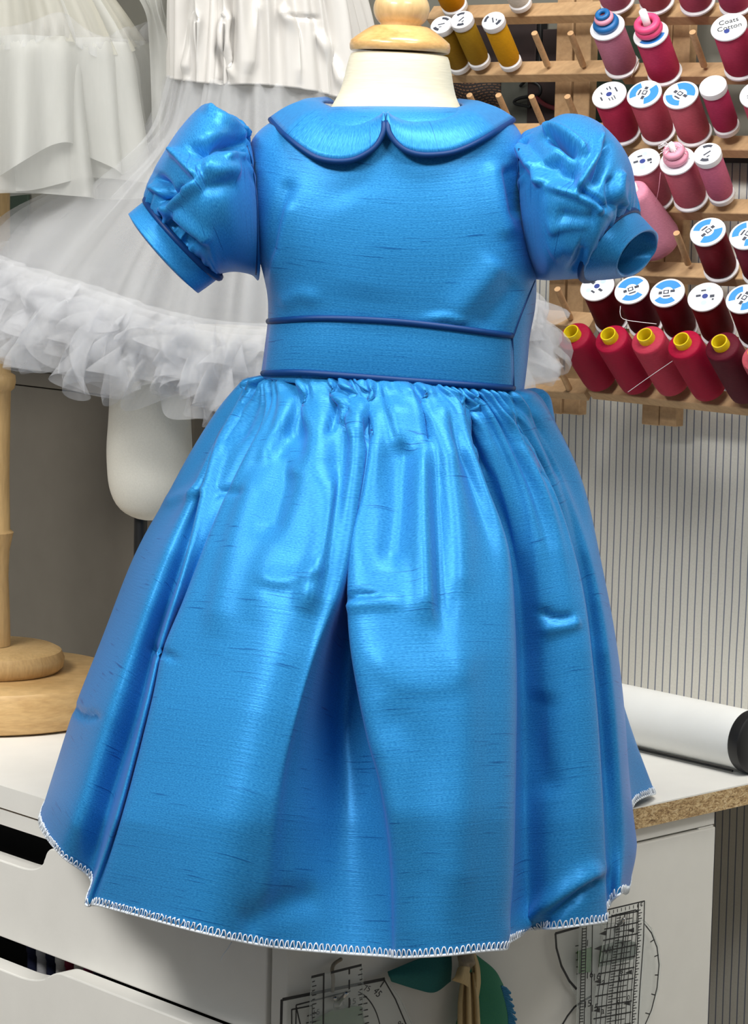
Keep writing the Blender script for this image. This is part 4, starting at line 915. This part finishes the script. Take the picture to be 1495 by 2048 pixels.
def text_mesh(body, size, ext=.00008, align='CENTER'):
    c_ = bpy.data.curves.new('lettering', 'FONT'); c_.body = body; c_.size = size; c_.align_x = align; c_.extrude = ext
    o_ = bpy.data.objects.new('lettering', c_); COL.objects.link(o_); bpy.context.view_layer.update()
    me = bpy.data.meshes.new_from_object(o_.evaluated_get(bpy.context.evaluated_depsgraph_get())); bpy.data.objects.remove(o_); bpy.data.curves.remove(c_)
    v = np.array([x.co[:] for x in me.vertices]); f = [tuple(p.vertices) for p in me.polygons]; bpy.data.meshes.remove(me); return v, f
v, f = text_mesh('Coats\nCotton', .0076, .0002); ca_, sa2 = math.cos(.35), math.sin(.35)
v2 = np.stack([v[:, 0]*ca_-v[:, 1]*sa2, v[:, 0]*sa2+v[:, 1]*ca_, v[:, 2]], 1)
V = np.array([q+AX3*.0550+np.array(xv)*(a[0]-.0005)+np.array(yv)*(a[1]+.0035)+AX3*a[2] for a in v2]); mesh('lettering', V, f, M['ink'], lb, smooth=False)
b = MB(); b.lathe([(0, 0), (.0026, 0), (.0026, .0003), (0, .0003)], q+AX3*.0549-np.array(yv)*.0062, AX3, 20); b.build('dot', M['lab_navy'], lb)
big_spool(1532, 56, (190, 64, 96), 'text', 'pink spool cut off by the right edge in the second row', .3)
# third row
big_spool(1217, 188, (200, 52, 88), 'text', 'crimson-pink spool with white printed label, leftmost of the third row', 2.2)
big_spool(1287, 186, (206, 84, 104), 'blue', 'salmon-rose spool with blue label beside the leftmost spool of the third row', 1.4)
big_spool(1360, 188, (214, 100, 116), 'blue', 'light salmon spool with blue and white label next to the slim raspberry spool', 2.6)
slim_spool(1424, 170, (186, 52, 92), 'slim raspberry spool with plain white ring top in the third row', 'plain', Hh=.058, R_=.0125)
big_spool(1514, 186, (198, 70, 96), 'text', 'pink spool cut off by the right edge in the third row', .3)
# fourth row
big_spool(1284, 322, (210, 116, 132), 'star', 'dusty pink spool with a navy-dotted white label close to the right puff sleeve', .4)
s_, q = big_spool(1353, 320, (212, 106, 124), 'plain', 'dusty rose spool with a bundle of pink thread tied on its top', 0)
torus_on(s_, 'thread_bundle', q+AX3*.0595, AX3, .0075, .0044, M['ring_pale']); torus_on(s_, 'thread_bundle', q+AX3*.0670, AX3, .0066, .0036, M['ring_pale'])
b = MB(); b.tube([q+AX3*.0552, q+AX3*.077], .0028, 10); b.build('dowel_end', M['spool'], s_, True)
b = MB()
for i in range(60):
    a_ = rng.uniform(0, 6.28); d_ = np.array([math.cos(a_), math.sin(a_)*.6, rng.uniform(-.3, .5)]); c0 = q+AX3*rng.uniform(.0555, .075); b.tube([c0, c0+d_*.008+Z*.002, c0+d_*.013-Z*.001], .00025, 4)
b.build('loose_fibres', M['spool'], s_)
slim_spool(1413, 306, (214, 110, 140), 'slim rose-pink spool with pale winding at the end of the fourth row', 'slim', .8, Hh=.060, R_=.0128)
# big pink cone between the rows, half behind the sleeve
q = top_to_base(1268, 385, .072); c_ = empty('thread_cone', q, 'large pale pink cone of thread half hidden behind the right puff sleeve', 'thread cone')
b = MB(); b.lathe([(.004, -.002), (.020, -.002), (.0245, .003), (.0255, .009), (.0235, .020), (.0135, .070), (.0125, .074), (.010, .0755), (.004, .0755)], q, AX3, 48); autosmooth(b.build('winding', thread((226, 146, 170)), c_), 60)
b = MB(); b.lathe([(.0045, .072), (.0045, .082), (.0035, .082), (.0035, .07)], q, AX3, 24); b.build('core', M['spool'], c_, True)
# fifth row
big_spool(1414, 462, (112, 6, 24), 'blue', 'dark red spool with bright blue label beside the lone bare peg', .9)
big_spool(1493, 468, (118, 8, 38), 'blue', 'wine spool with blue label cut by the right edge, beside the dark red spool', 1.2)
# sixth row
gr = 'burgundy spools in the sixth row'
big_spool(1193, 572, (104, 6, 22), 'star', 'burgundy spool with white label just under the right cuff', 2.6, group=gr)
big_spool(1262, 578, (96, 8, 26), 'blue', 'burgundy spool with blue label, second from the cuff in the sixth row', 3.6, group=gr)
big_spool(1333, 584, (104, 4, 20), 'blue', 'burgundy spool with a large blue crescent label in the middle of the sixth row', 3.3, group=gr)
big_spool(1409, 592, (116, 12, 22), 'star', 'burgundy spool with navy dot on its white label in the sixth row', .2, group=gr)
big_spool(1486, 596, (108, 4, 20), 'blue', 'burgundy spool with blue label cut by the right edge in the sixth row', 1.2, group=gr)
# bottom row of cones
cone_spool(1147, 672, (160, 16, 52), 'crimson overlock cone with yellow core, leftmost of the bottom row')
cone_spool(1221, 677, (168, 18, 56), 'crimson overlock cone with yellow core, between the leftmost cone and the coral one')
cone_spool(1294, 679, (190, 54, 78), 'coral pink overlock cone with yellow core in the middle of the bottom row')
cone_spool(1367, 688, (172, 14, 54), 'cerise overlock cone with yellow core, between the coral and the dark burgundy cones')
cone_spool(1443, 692, (92, 14, 34), 'dark burgundy overlock cone with yellow core in the bottom row')
cone_spool(1516, 712, (204, 92, 104), 'salmon overlock cone cut by the right edge in the bottom row')
# stray threads
b = MB(); b.tube(smooth_res([rk(1344, 722, .075), rk(1300, 752, .07), rk(1255, 784, .066)], 16), .00028, 5); tag(b.build('stray_thread', M['spool']), 'loose pale thread end hanging across the coral overlock cone', 'thread')
b = MB(); b.tube(smooth_res([rk(1240, 612, .072), rk(1240, 630, .072), rk(1252, 640, .068), rk(1312, 648, .068)], 20), .00028, 5); tag(b.build('stray_thread', M['spool']), 'loose pale thread looped under the blue-labelled burgundy spool', 'thread')
b = MB(); b.tube(smooth_res([rk(1320, 345, .075), rk(1316, 380, .07), rk(1308, 415, .055), rk(1300, 440, .05)], 16), .00028, 5); tag(b.build('stray_thread', M['ring_pale']), 'fine pink thread trailing from the dusty pink spool near the sleeve', 'thread')
b = MB(); b.tube(smooth_res([rk(1278, 118, .05), rk(1270, 135, .045), rk(1262, 155, .04)], 12), .0004, 5); tag(b.build('stray_thread', M['rackwood']), 'thin beige thread hanging below the pale pink spool', 'thread')

# ------------------------------------------------------------------ things on the wall behind the left rack
def wallbox(name, x0, y0, x1, y1, off, th, mat, label, cat, parent=None):
    A_ = wall_pt(x0, y0, off); B_ = wall_pt(x1, y1, off); w_ = float(np.dot(B_-A_, UW)); b = MB()
    b.box(np.array([A_[0], A_[1], B_[2]]), UW*w_, -UE*th, Z*(A_[2]-B_[2])); o_ = bevel(b.build(name, mat, parent), .001)
    return tag(o_, label, cat) if label else o_
pic = empty('framed_picture', wall_pt(1010, 95, .003)-Z*.0, 'dark framed picture on the wall behind the left rack, above the wicker mat', 'picture')
wallbox('frame', 880, 30, 1092, 146, .002, .010, M['black'], None, None, pic); wallbox('print', 905, 52, 1072, 128, .0125, .002, M['picture_dark'], None, None, pic)
A_ = wall_pt(900, 148, .006); B_ = wall_pt(1000, 225, .006); w_ = np.dot(B_-A_, UW); n1, n2 = 30, 24; V = []; uv = []
for i in range(n1):
    for j in range(n2):
        s_, t_ = i/(n1-1), j/(n2-1); bul = .012*math.sin(math.pi*s_)*math.sin(math.pi*min(1, t_*.9+.1)); V.append(A_+UW*w_*s_+Z*(B_[2]-A_[2])*t_*(1-.12*math.sin(s_*9))-UE*bul); uv.append((s_*abs(w_), t_*.036))
o = mesh('wicker_mat', V, grid_faces(n1, n2, False), M['wicker'], uv=uv, solid=.003); tag(o, 'brown woven wicker mat on the wall behind the left rack', 'mat')
wallbox('felt_board', 985, 146, 1110, 252, .002, .004, M['greycloth'], 'grey felt board behind the bare pegs of the left rack', 'board')
b = MB(); b.tube(smooth_res([wall_pt(1040, 172, .008), wall_pt(1055, 160, .012), wall_pt(1078, 172, .010), wall_pt(1076, 190, .009), wall_pt(1040, 196, .010), wall_pt(1028, 206, .010), wall_pt(1060, 214, .010)], 60), .0016, 8)
tag(b.build('coiled_cable', M['black'], None, True), 'black cable coiled on the grey felt board', 'cord')
b = MB(); b.tube(smooth_res([wall_pt(1072, 196, .010), wall_pt(1090, 210, .012), wall_pt(1112, 218, .010)], 20), .0024, 8)
tag(b.build('red_cable', M['red'], None, True), 'dark red cable beside the black one behind the left rack', 'cord')
wallbox('dark_banner', 1060, 60, 1118, 250, .0065, .002, M['picture_dark'], 'dark brown cloth strip on the wall beside the rack uprights', 'cloth')
wallbox('green_banner', 1200, 40, 1300, 330, .002, .004, M['greencloth'], 'dark green felt strip on the wall behind the gap between the racks', 'cloth')
wallbox('green_hanging', -120, 380, 60, 470, .004, .004, M['greencloth'], 'dark green felt piece on the wall at the far left behind the tulle', 'cloth')

# ------------------------------------------------------------------ what hangs on the cabinet's side panel
GL = .026
PAN = -.0                                                  # panel face lies on CORNER plane, set back 6 mm
def sp(px, py, off=0.0): return side_pt(px, py, off-.006)
nS = -UW
def plate(name, poly, off, th, mat, parent=None):
    b = MB(); b.prism([sp(x, y, off) for x, y in poly], nS*th); return b.build(name, mat, parent)
def strokes(b, lines, off, w_=.0005):
    for ln in lines:
        for (x0, y0), (x1, y1) in zip(ln[:-1], ln[1:]):
            a_, c_ = sp(x0, y0, off), sp(x1, y1, off); d_ = c_-a_; L_ = np.linalg.norm(d_)
            if L_ < 1e-6: continue
            d_ /= L_; s_ = np.cross(nS, d_); b.box(a_-s_*w_*.95-d_*w_*.3, d_*(L_+w_*.6), s_*w_*1.9, nS*.00012)
def glyph(b, body, px, py, size_px, off, rot=0.0):
    v, f = text_mesh(body, size_px*.00036*1.35, .00006); o_ = sp(px, py, off); ca, sa_ = math.cos(rot), math.sin(rot)
    b.add([o_+UE*(x*ca-y*sa_)*1.25+Z*(x*sa_+y*ca)+nS*z for x, y, z in v], f)
def arcpts(cx, cy, rx, ry, a0, a1, n=24): return [(cx+rx*math.cos(t), cy+ry*math.sin(t)) for t in np.linspace(math.radians(a0), math.radians(a1), n)]
def ruler(name, poly, off, label, cat='ruler', rim=True):
    r_ = empty(name, sp(poly[0][0], poly[0][1], off), label, cat, None)
    plate('plate', poly, off, .002, M['acrylic'], r_)
    b = MB(); strokes(b, [list(poly)+[poly[0]]], off+.0021, .00035); b.build('edge', M['acrylic_edge'], r_)
    return r_
# left: clear square ruler with a curved edge
poly1 = [(562, 1999), (770, 1958), (800, 1998), (824, 2050), (838, 2100), (840, 2180), (560, 2180)]
r1 = ruler('square_ruler', poly1, .004, 'clear square ruler with curved right edge, left of the teal scrap')
b = MB(); o1 = .0062
strokes(b, [[(563, 2000), (560, 2120)], [(565, 1999), (768, 1958)]], o1, .0013)
strokes(b, [[(592, 2010), (700, 1982)], [(592, 2010), (590, 2120)], [(583, 2019), (624, 2011), (624, 2120)], [(583, 2019), (583, 2120)], [(768, 1960), (790, 1998), (812, 2050), (822, 2110)], [(592, 2014), (600, 2048)], [(760, 1974), (768, 1962)]], o1, .0006)
strokes(b, [arcpts(700, 2080, 62, 100, -75, -5)], o1, .0005)
strokes(b, [[(718+i*2, 1996+i*13), (733+i, 1993+i*13)] for i in range(0, 5)], o1, .0005)
strokes(b, [[(614, 2032), (634, 2026)], [(612, 2046), (640, 2040)]], o1, .0005)
glyph(b, '15', 632, 2030, 12, o1); glyph(b, '15', 704, 2009, 13, o1); glyph(b, '45', 750, 1990, 15, o1, -.9); glyph(b, '75', 732, 1982, 12, o1, -.4); glyph(b, '90', 796, 2054, 12, o1, -.8)
b.build('markings', M['ink'], r1)
plate('green_film', [(625, 2040), (662, 2020), (682, 2018), (700, 2012), (722, 2012), (727, 2044), (727, 2090), (622, 2110)], .0025, .0008, M['acrylic_green'], r1)
# a longer clear ruler behind it
poly2 = [(622, 1954), (722, 1930), (726, 2040), (726, 2180), (616, 2180), (618, 2040)]
r2 = ruler('grid_ruler', poly2, .0095, 'clear grid ruler with ticks along both sides, over the square ruler under the hem')
b = MB(); o2 = .0118
strokes(b, [[(623, 1954), (648, 1948)], [(662, 1945), (722, 1930)]], o2, .001)
strokes(b, [[(647, 1951), (646, 2048), (645, 2120)], [(698, 1938), (698, 1948)], [(698, 1960), (698, 1978)], [(698, 1996), (698, 2015)]], o2, .0008)
strokes(b, [[(624, 1964+i*9), (632 if i % 2 else 629, 1962+i*9)] for i in range(10)], o2, .0004)
strokes(b, [[(724, 1938+i*10), (716 if i % 2 else 719, 1940+i*10)] for i in range(10)], o2, .0004)
b.build('markings', M['ink'], r2)
# hook and bow-tied strip
hk = empty('wall_hook', sp(676, 2004, .0), 'small shiny metal hook holding the clear rulers, left of the teal scrap', 'hook')
b = MB(); b.lathe([(0, 0), (.005, 0), (.0045, .0014), (0, .002)], sp(676, 2008, .0001), nS, 20); b.build('plate', M['steel'], hk, True)
b = MB(); b.tube(smooth_res([sp(676, 2008, .002), sp(680, 2000, .010), sp(688, 1992, .018), sp(694, 1984, .020)], 14), .0016, 10); b.build('prong', M['steel'], hk, True)
b = MB(); b.tube(smooth_res([sp(672, 2004, .002), sp(670, 2000, .012), sp(669, 1996, .017)], 10), .0014, 10); b.build('prong', M['steel'], hk, True)
b = MB(); q_ = smooth_res([sp(682, 1918, .004), sp(668, 1928, .006), sp(664, 1940, .0065), sp(666, 1960, .007), sp(664, 1984, .0062)], 24); b.tube(q_, .0014, 8)
tag(b.build('tie_string', M['linen2'], None, True), 'thin grey-brown string hanging behind the clear rulers below the hem', 'cord')
# teal scrap
def drape(name, cols_, offs, mat, label=None, cat=None, parent=None, n=40, m_=40, th=.0012):
    A_ = np.array([smooth_res([sp(x, y, o_) for (x, y), o_ in zip(c_, of)], m_) for c_, of in zip(cols_, offs)])
    G = np.stack([cr_spline(A_[:, j], n) for j in range(m_)], 1); o_ = mesh(name, G.reshape(-1, 3), grid_faces(n, m_, False), mat, parent, uv=ring_uv(G, False), solid=th)
    return tag(o_, label, cat) if label else o_
tl = empty('teal_scrap', sp(900, 1930, .0), 'teal green cloth scrap with frayed blue edge hanging on the white panel', 'cloth')
drape('left_flap', [[(900, 1896), (902, 1930), (900, 1962)], [(870, 1906), (876, 1945), (868, 1984)], [(830, 1920), (835, 1950), (832, 1978)], [(775, 1943), (778, 1953), (782, 1962)]], [[.014, .016, .012], [.016, .020, .016], [.014, .018, .014], [.010, .012, .010]], M['teal'], parent=tl)
drape('right_flap', [[(938, 1900), (930, 1980), (900, 2090)], [(960, 1916), (966, 1990), (960, 2090)], [(988, 1940), (1000, 2010), (1000, 2090)], [(1004, 1968), (1018, 2030), (1020, 2090)]], [[.010, .010, .010], [.012, .014, .014], [.012, .015, .014], [.010, .011, .012]], M['teal2'], parent=tl)
fr = [[(1010, 1978), (1022, 2000), (1030, 2014)], [(1022, 2012), (1034, 2022), (1028, 2016)], [(1018, 2020), (1030, 2030), (1030, 2090)]]
b = MB()
for i in range(26):
    y = 1976+i*4.4; x = np.interp(y, [1968, 2030, 2090], [1005, 1020, 1022]); b.tube([sp(x-6, y-3, .0125), sp(x+4+3*math.sin(i), y+1, .0135), sp(x+8+4*math.sin(i*2.1), y+6, .0125)], .0012, 5)
b.build('frayed_edge', M['bluefray'], tl)
# beige linen strip, knotted
ls = empty('linen_strip', sp(934, 1920, .0), 'knotted beige linen strip hanging in front of the teal scrap', 'fabric strip')
def strip(name, path, w_, offs, folds, parent, mat):
    n_, m_ = 18, 40; pp = smooth_res([(*p, o_) for p, o_ in zip(path, offs)], m_); G = np.zeros((n_, m_, 3)); wv = np.interp(np.linspace(0, 1, m_), np.linspace(0, 1, len(w_)), w_)
    for i in range(n_):
        s_ = i/(n_-1)*2-1
        for j in range(m_): G[i, j] = sp(pp[j, 0]+s_*wv[j]/2, pp[j, 1]-s_*wv[j]*.1, pp[j, 2]+.004*math.cos(s_*math.pi*folds)*(1-.2*s_*s_)+.003*(1-s_*s_))
    return mesh(name, G.reshape(-1, 3), grid_faces(n_, m_, False), M[mat], parent, uv=ring_uv(G, False), solid=.001)
strip('tail', [(936, 1946), (936, 1990), (937, 2060), (937, 2110)], [26, 40, 44, 46], [.026, .026, .024, .022], 2.5, ls, 'linen')
strip('loop', [(944, 1904), (950, 1930), (952, 1960), (950, 2000)], [8, 14, 16, 10], [.020, .024, .024, .02], 1.0, ls, 'linen')
drape('knot_end', [[(916, 1936), (910, 1952), (903, 1960)], [(926, 1932), (922, 1954), (922, 1966)], [(938, 1934), (936, 1958), (935, 1974)]], [[.034, .036, .034], [.038, .040, .038], [.035, .037, .035]], M['linen'], parent=ls, n=16, m_=16)
v, f = [], []
for i in range(28):
    for j in range(18):
        t, ph = 2*math.pi*i/28, math.pi*j/17; r_ = 1+.14*math.sin(4*t+2*ph)+.10*math.sin(7*ph+t)
        v.append(sp(932, 1918, .026)+UE*(.0062*math.sin(ph)*math.cos(t)*r_)+nS*(.0058*math.sin(ph)*math.sin(t)*r_)+Z*(.0085*math.cos(ph)*r_))
mesh('knot', v, grid_faces(28, 18, True), M['linen2'], ls)
b = MB(); b.lathe([(0, 0), (.004, 0), (.0035, .0012), (0, .0016)], sp(940, 1900, 0), nS, 16); b.tube([sp(940, 1900, .001), sp(938, 1900, .03), sp(938, 1896, .032)], .0014, 8)
tag(b.build('panel_hook', M['steel'], None, True), 'small metal hook behind the knotted linen strip', 'hook')

# right: stacked clear rulers
# curved ruler behind
poly3 = [(1110, 1866), (1160, 1854), (1286, 1840), (1300, 1855), (1314, 1890), (1318, 1930), (1314, 1980), (1302, 2020), (1290, 2048), (1270, 2100), (1180, 2100), (1150, 1990), (1138, 1968), (1122, 1932), (1112, 1896)]
r3 = ruler('french_curve', poly3, .004, 'clear curved ruler with a bold black left edge, behind the stacked grid rulers', 'ruler')
b = MB(); o3 = .0062
strokes(b, [[(1110, 1867), (1160, 1853)], [(1110, 1867), (1112, 1896), (1122, 1932), (1138, 1962), (1152, 1978)]], o3, .0011)
strokes(b, [[(1182, 1992), (1165, 2002), (1148, 2014), (1134, 2032), (1120, 2056), (1108, 2090)]], o3, .0010)
strokes(b, [[(1288, 1848), (1302, 1866), (1313, 1895), (1317, 1930), (1313, 1975), (1302, 2020), (1288, 2052)]], o3, .0006)
strokes(b, [[(1306, 1880), (1300, 1884)], [(1316, 1910), (1308, 1913)], [(1316, 1950), (1309, 1950)], [(1309, 1990), (1302, 1988)], [(1298, 2028), (1290, 2026)]], o3, .0005)
strokes(b, [[(1150+i*.6, 1892+i*14), (1156+i*.6, 1891+i*14)] for i in range(5)], o3, .0004)
b.build('markings', M['ink'], r3)
# narrow ruler
poly4 = [(1158, 1855), (1200, 1846), (1196, 2120), (1150, 2120)]
r4 = ruler('narrow_ruler', poly4, .0075, 'narrow clear ruler with ladder-like ticks, left half of the stacked rulers', 'ruler')
b = MB(); o4 = .0097
strokes(b, [[(1164, 1856), (1156, 2110)], [(1172, 1853), (1166, 2110)], [(1184, 1850), (1180, 2110)]], o4, .0005)
strokes(b, [[(1164-i*.19, 1858+i*6), (1171-i*.18, 1857+i*6)] for i in range(42)], o4, .0004)
glyph(b, '1', 1174, 1892, 15, o4); glyph(b, '16', 1178, 1956, 16, o4); glyph(b, '15', 1174, 2014, 16, o4)
b.build('markings', M['ink'], r4)
plate('green_film', [(1154, 1902), (1182, 1894), (1180, 1944), (1156, 1946)], .0068, .0006, M['acrylic_green'], r4)
# wide grid ruler on top
poly5 = [(1212, 1820), (1288, 1802), (1286, 1880), (1278, 1990), (1272, 2120), (1180, 2120), (1190, 1990), (1206, 1880)]
r5 = ruler('quilting_ruler', poly5, .0115, 'clear quilting ruler with dense black grid, topmost of the stack beside the hem', 'ruler')
b = MB(); o5 = .0137
LX = lambda y: np.interp(y, [1820, 1880, 1990, 2120], [1212, 1206, 1190, 1180]); RX = lambda y: np.interp(y, [1802, 1880, 1990, 2120], [1288, 1286, 1278, 1272])
strokes(b, [[(1212, 1820), (1288, 1802)], [(1288, 1802), (1286, 1880), (1278, 1990), (1272, 2110)], [(1276, 1806), (1274, 1880), (1266, 1990), (1260, 2110)], [(1222, 1832), (1270, 1820), (1273, 1822)]], o5, .0006)
for fr_ in (.06, .16, .27, .38, .5, .56, .62, .72, .82):
    strokes(b, [[(LX(y)+(RX(y)-LX(y))*fr_, y-16*fr_) for y in (1832, 1880, 1940, 1990, 2050, 2110)]], o5, .0004 if fr_ != .5 else .0007)
y = 1836; i = 0
while y < 2100:
    l_, r_ = LX(y), RX(y); e_ = (.84 if i % 4 == 0 else (.4 if i % 2 else .7)); s0 = (0 if i % 4 == 0 else .3)
    strokes(b, [[(l_+(r_-l_)*s0, y-16*s0), (l_+(r_-l_)*e_, y-16*e_)]], o5, .0006 if i % 4 == 0 else .0004)
    strokes(b, [[(RX(y)-11, y-15), (RX(y)-(4 if i % 2 else 7), y-16.5)]], o5, .0004); y += 5.6; i += 1
for k in range(9): strokes(b, [[(1218+k*8, 1822-k*1.9), (1218+k*8, 1828-k*1.9)]], o5, .0004)
for s_, x, y_, z_ in (('2', 1246, 1848, 18), ('VII', 1216, 1903, 17), ('16', 1192, 1956, 17), ('a', 1206, 1966, 18), ('15', 1188, 2018, 17), ('a', 1204, 2024, 18), ('2', 1244, 1892, 14), ('8', 1242, 1944, 13), ('L', 1240, 1960, 13), ('C', 1282, 1808, 9), ('9', 1236, 2006, 13), ('0', 1256, 1996, 12)): glyph(b, s_, x, y_+4, z_, o5+.0002)
for x, y_ in ((1196, 1964), (1194, 2022), (1258, 1946), (1254, 2008), (1196, 1898), (1262, 1862), (1206, 1868)):
    b.prism([sp(x-9, y_, o5), sp(x+5, y_-7, o5), sp(x+5, y_+3, o5)], nS*.00015)
b.build('markings', M['ink'], r5)
plate('green_film', [(1200, 1892), (1240, 1880), (1270, 1884), (1272, 1904), (1264, 1918), (1196, 1934)], .0108, .0006, M['acrylic_green2'], r5)
b = MB(); b.lathe([(0, 0), (.005, 0), (.0045, .0014), (0, .002)], sp(1234, 1856, .0001), nS, 20); b.tube(smooth_res([sp(1234, 1856, .001), sp(1238, 1848, .016), sp(1246, 1840, .024), sp(1248, 1836, .025)], 12), .0016, 10)
tag(b.build('ruler_hook', M['steel'], None, True), 'small metal hook holding the stacked clear rulers beside the hem', 'hook')

# ------------------------------------------------------------------ light
def area(name, loc, size, power, target, col=(1, 1, 1)):
    l = bpy.data.lights.new(name, 'AREA'); l.shape = 'RECTANGLE'; l.size, l.size_y = size; l.energy = power; l.color = col
    o = bpy.data.objects.new(name, l); COL.objects.link(o); o.location = loc
    o.rotation_euler = (Vector(target)-Vector(loc)).to_track_quat('-Z', 'Y').to_euler(); return o
area('ceiling_lamp_and_fill', (-1.05, .45, 2.55), (.9, .4), 58, (-.1, 1.7, .8), (1, .985, .95))
area('ceiling_lamp_and_fill', (.75, .65, 2.55), (.8, .4), 22, (.4, 2.0, .8), (1, .985, .95))  # added fill from the right, brightens wall and side panel
area('ceiling_lamp_and_fill', (.2, 1.6, 2.55), (.9, .3), 22, (.2, 2.1, .8), (1, .985, .95))  # extra light added overhead to brighten the striped wall
area('ceiling_lamp_and_fill', (-1.2, 1.5, 2.55), (.6, .6), 12, (-.6, 2.2, 0), (1, .985, .95))  # added fill over the left side
w = bpy.data.worlds.new('world'); S.world = w; w.use_nodes = True
w.node_tree.nodes['Background'].inputs[0].default_value = (.9, .95, 1, 1); w.node_tree.nodes['Background'].inputs[1].default_value = .22
S.view_settings.view_transform = 'Standard'; S.view_settings.look = 'None'; S.view_settings.gamma = 1.0; S.view_settings.use_curve_mapping = False
S.view_settings.exposure = 0.0
S.cycles.transparent_max_bounces = 40; S.cycles.max_bounces = 10
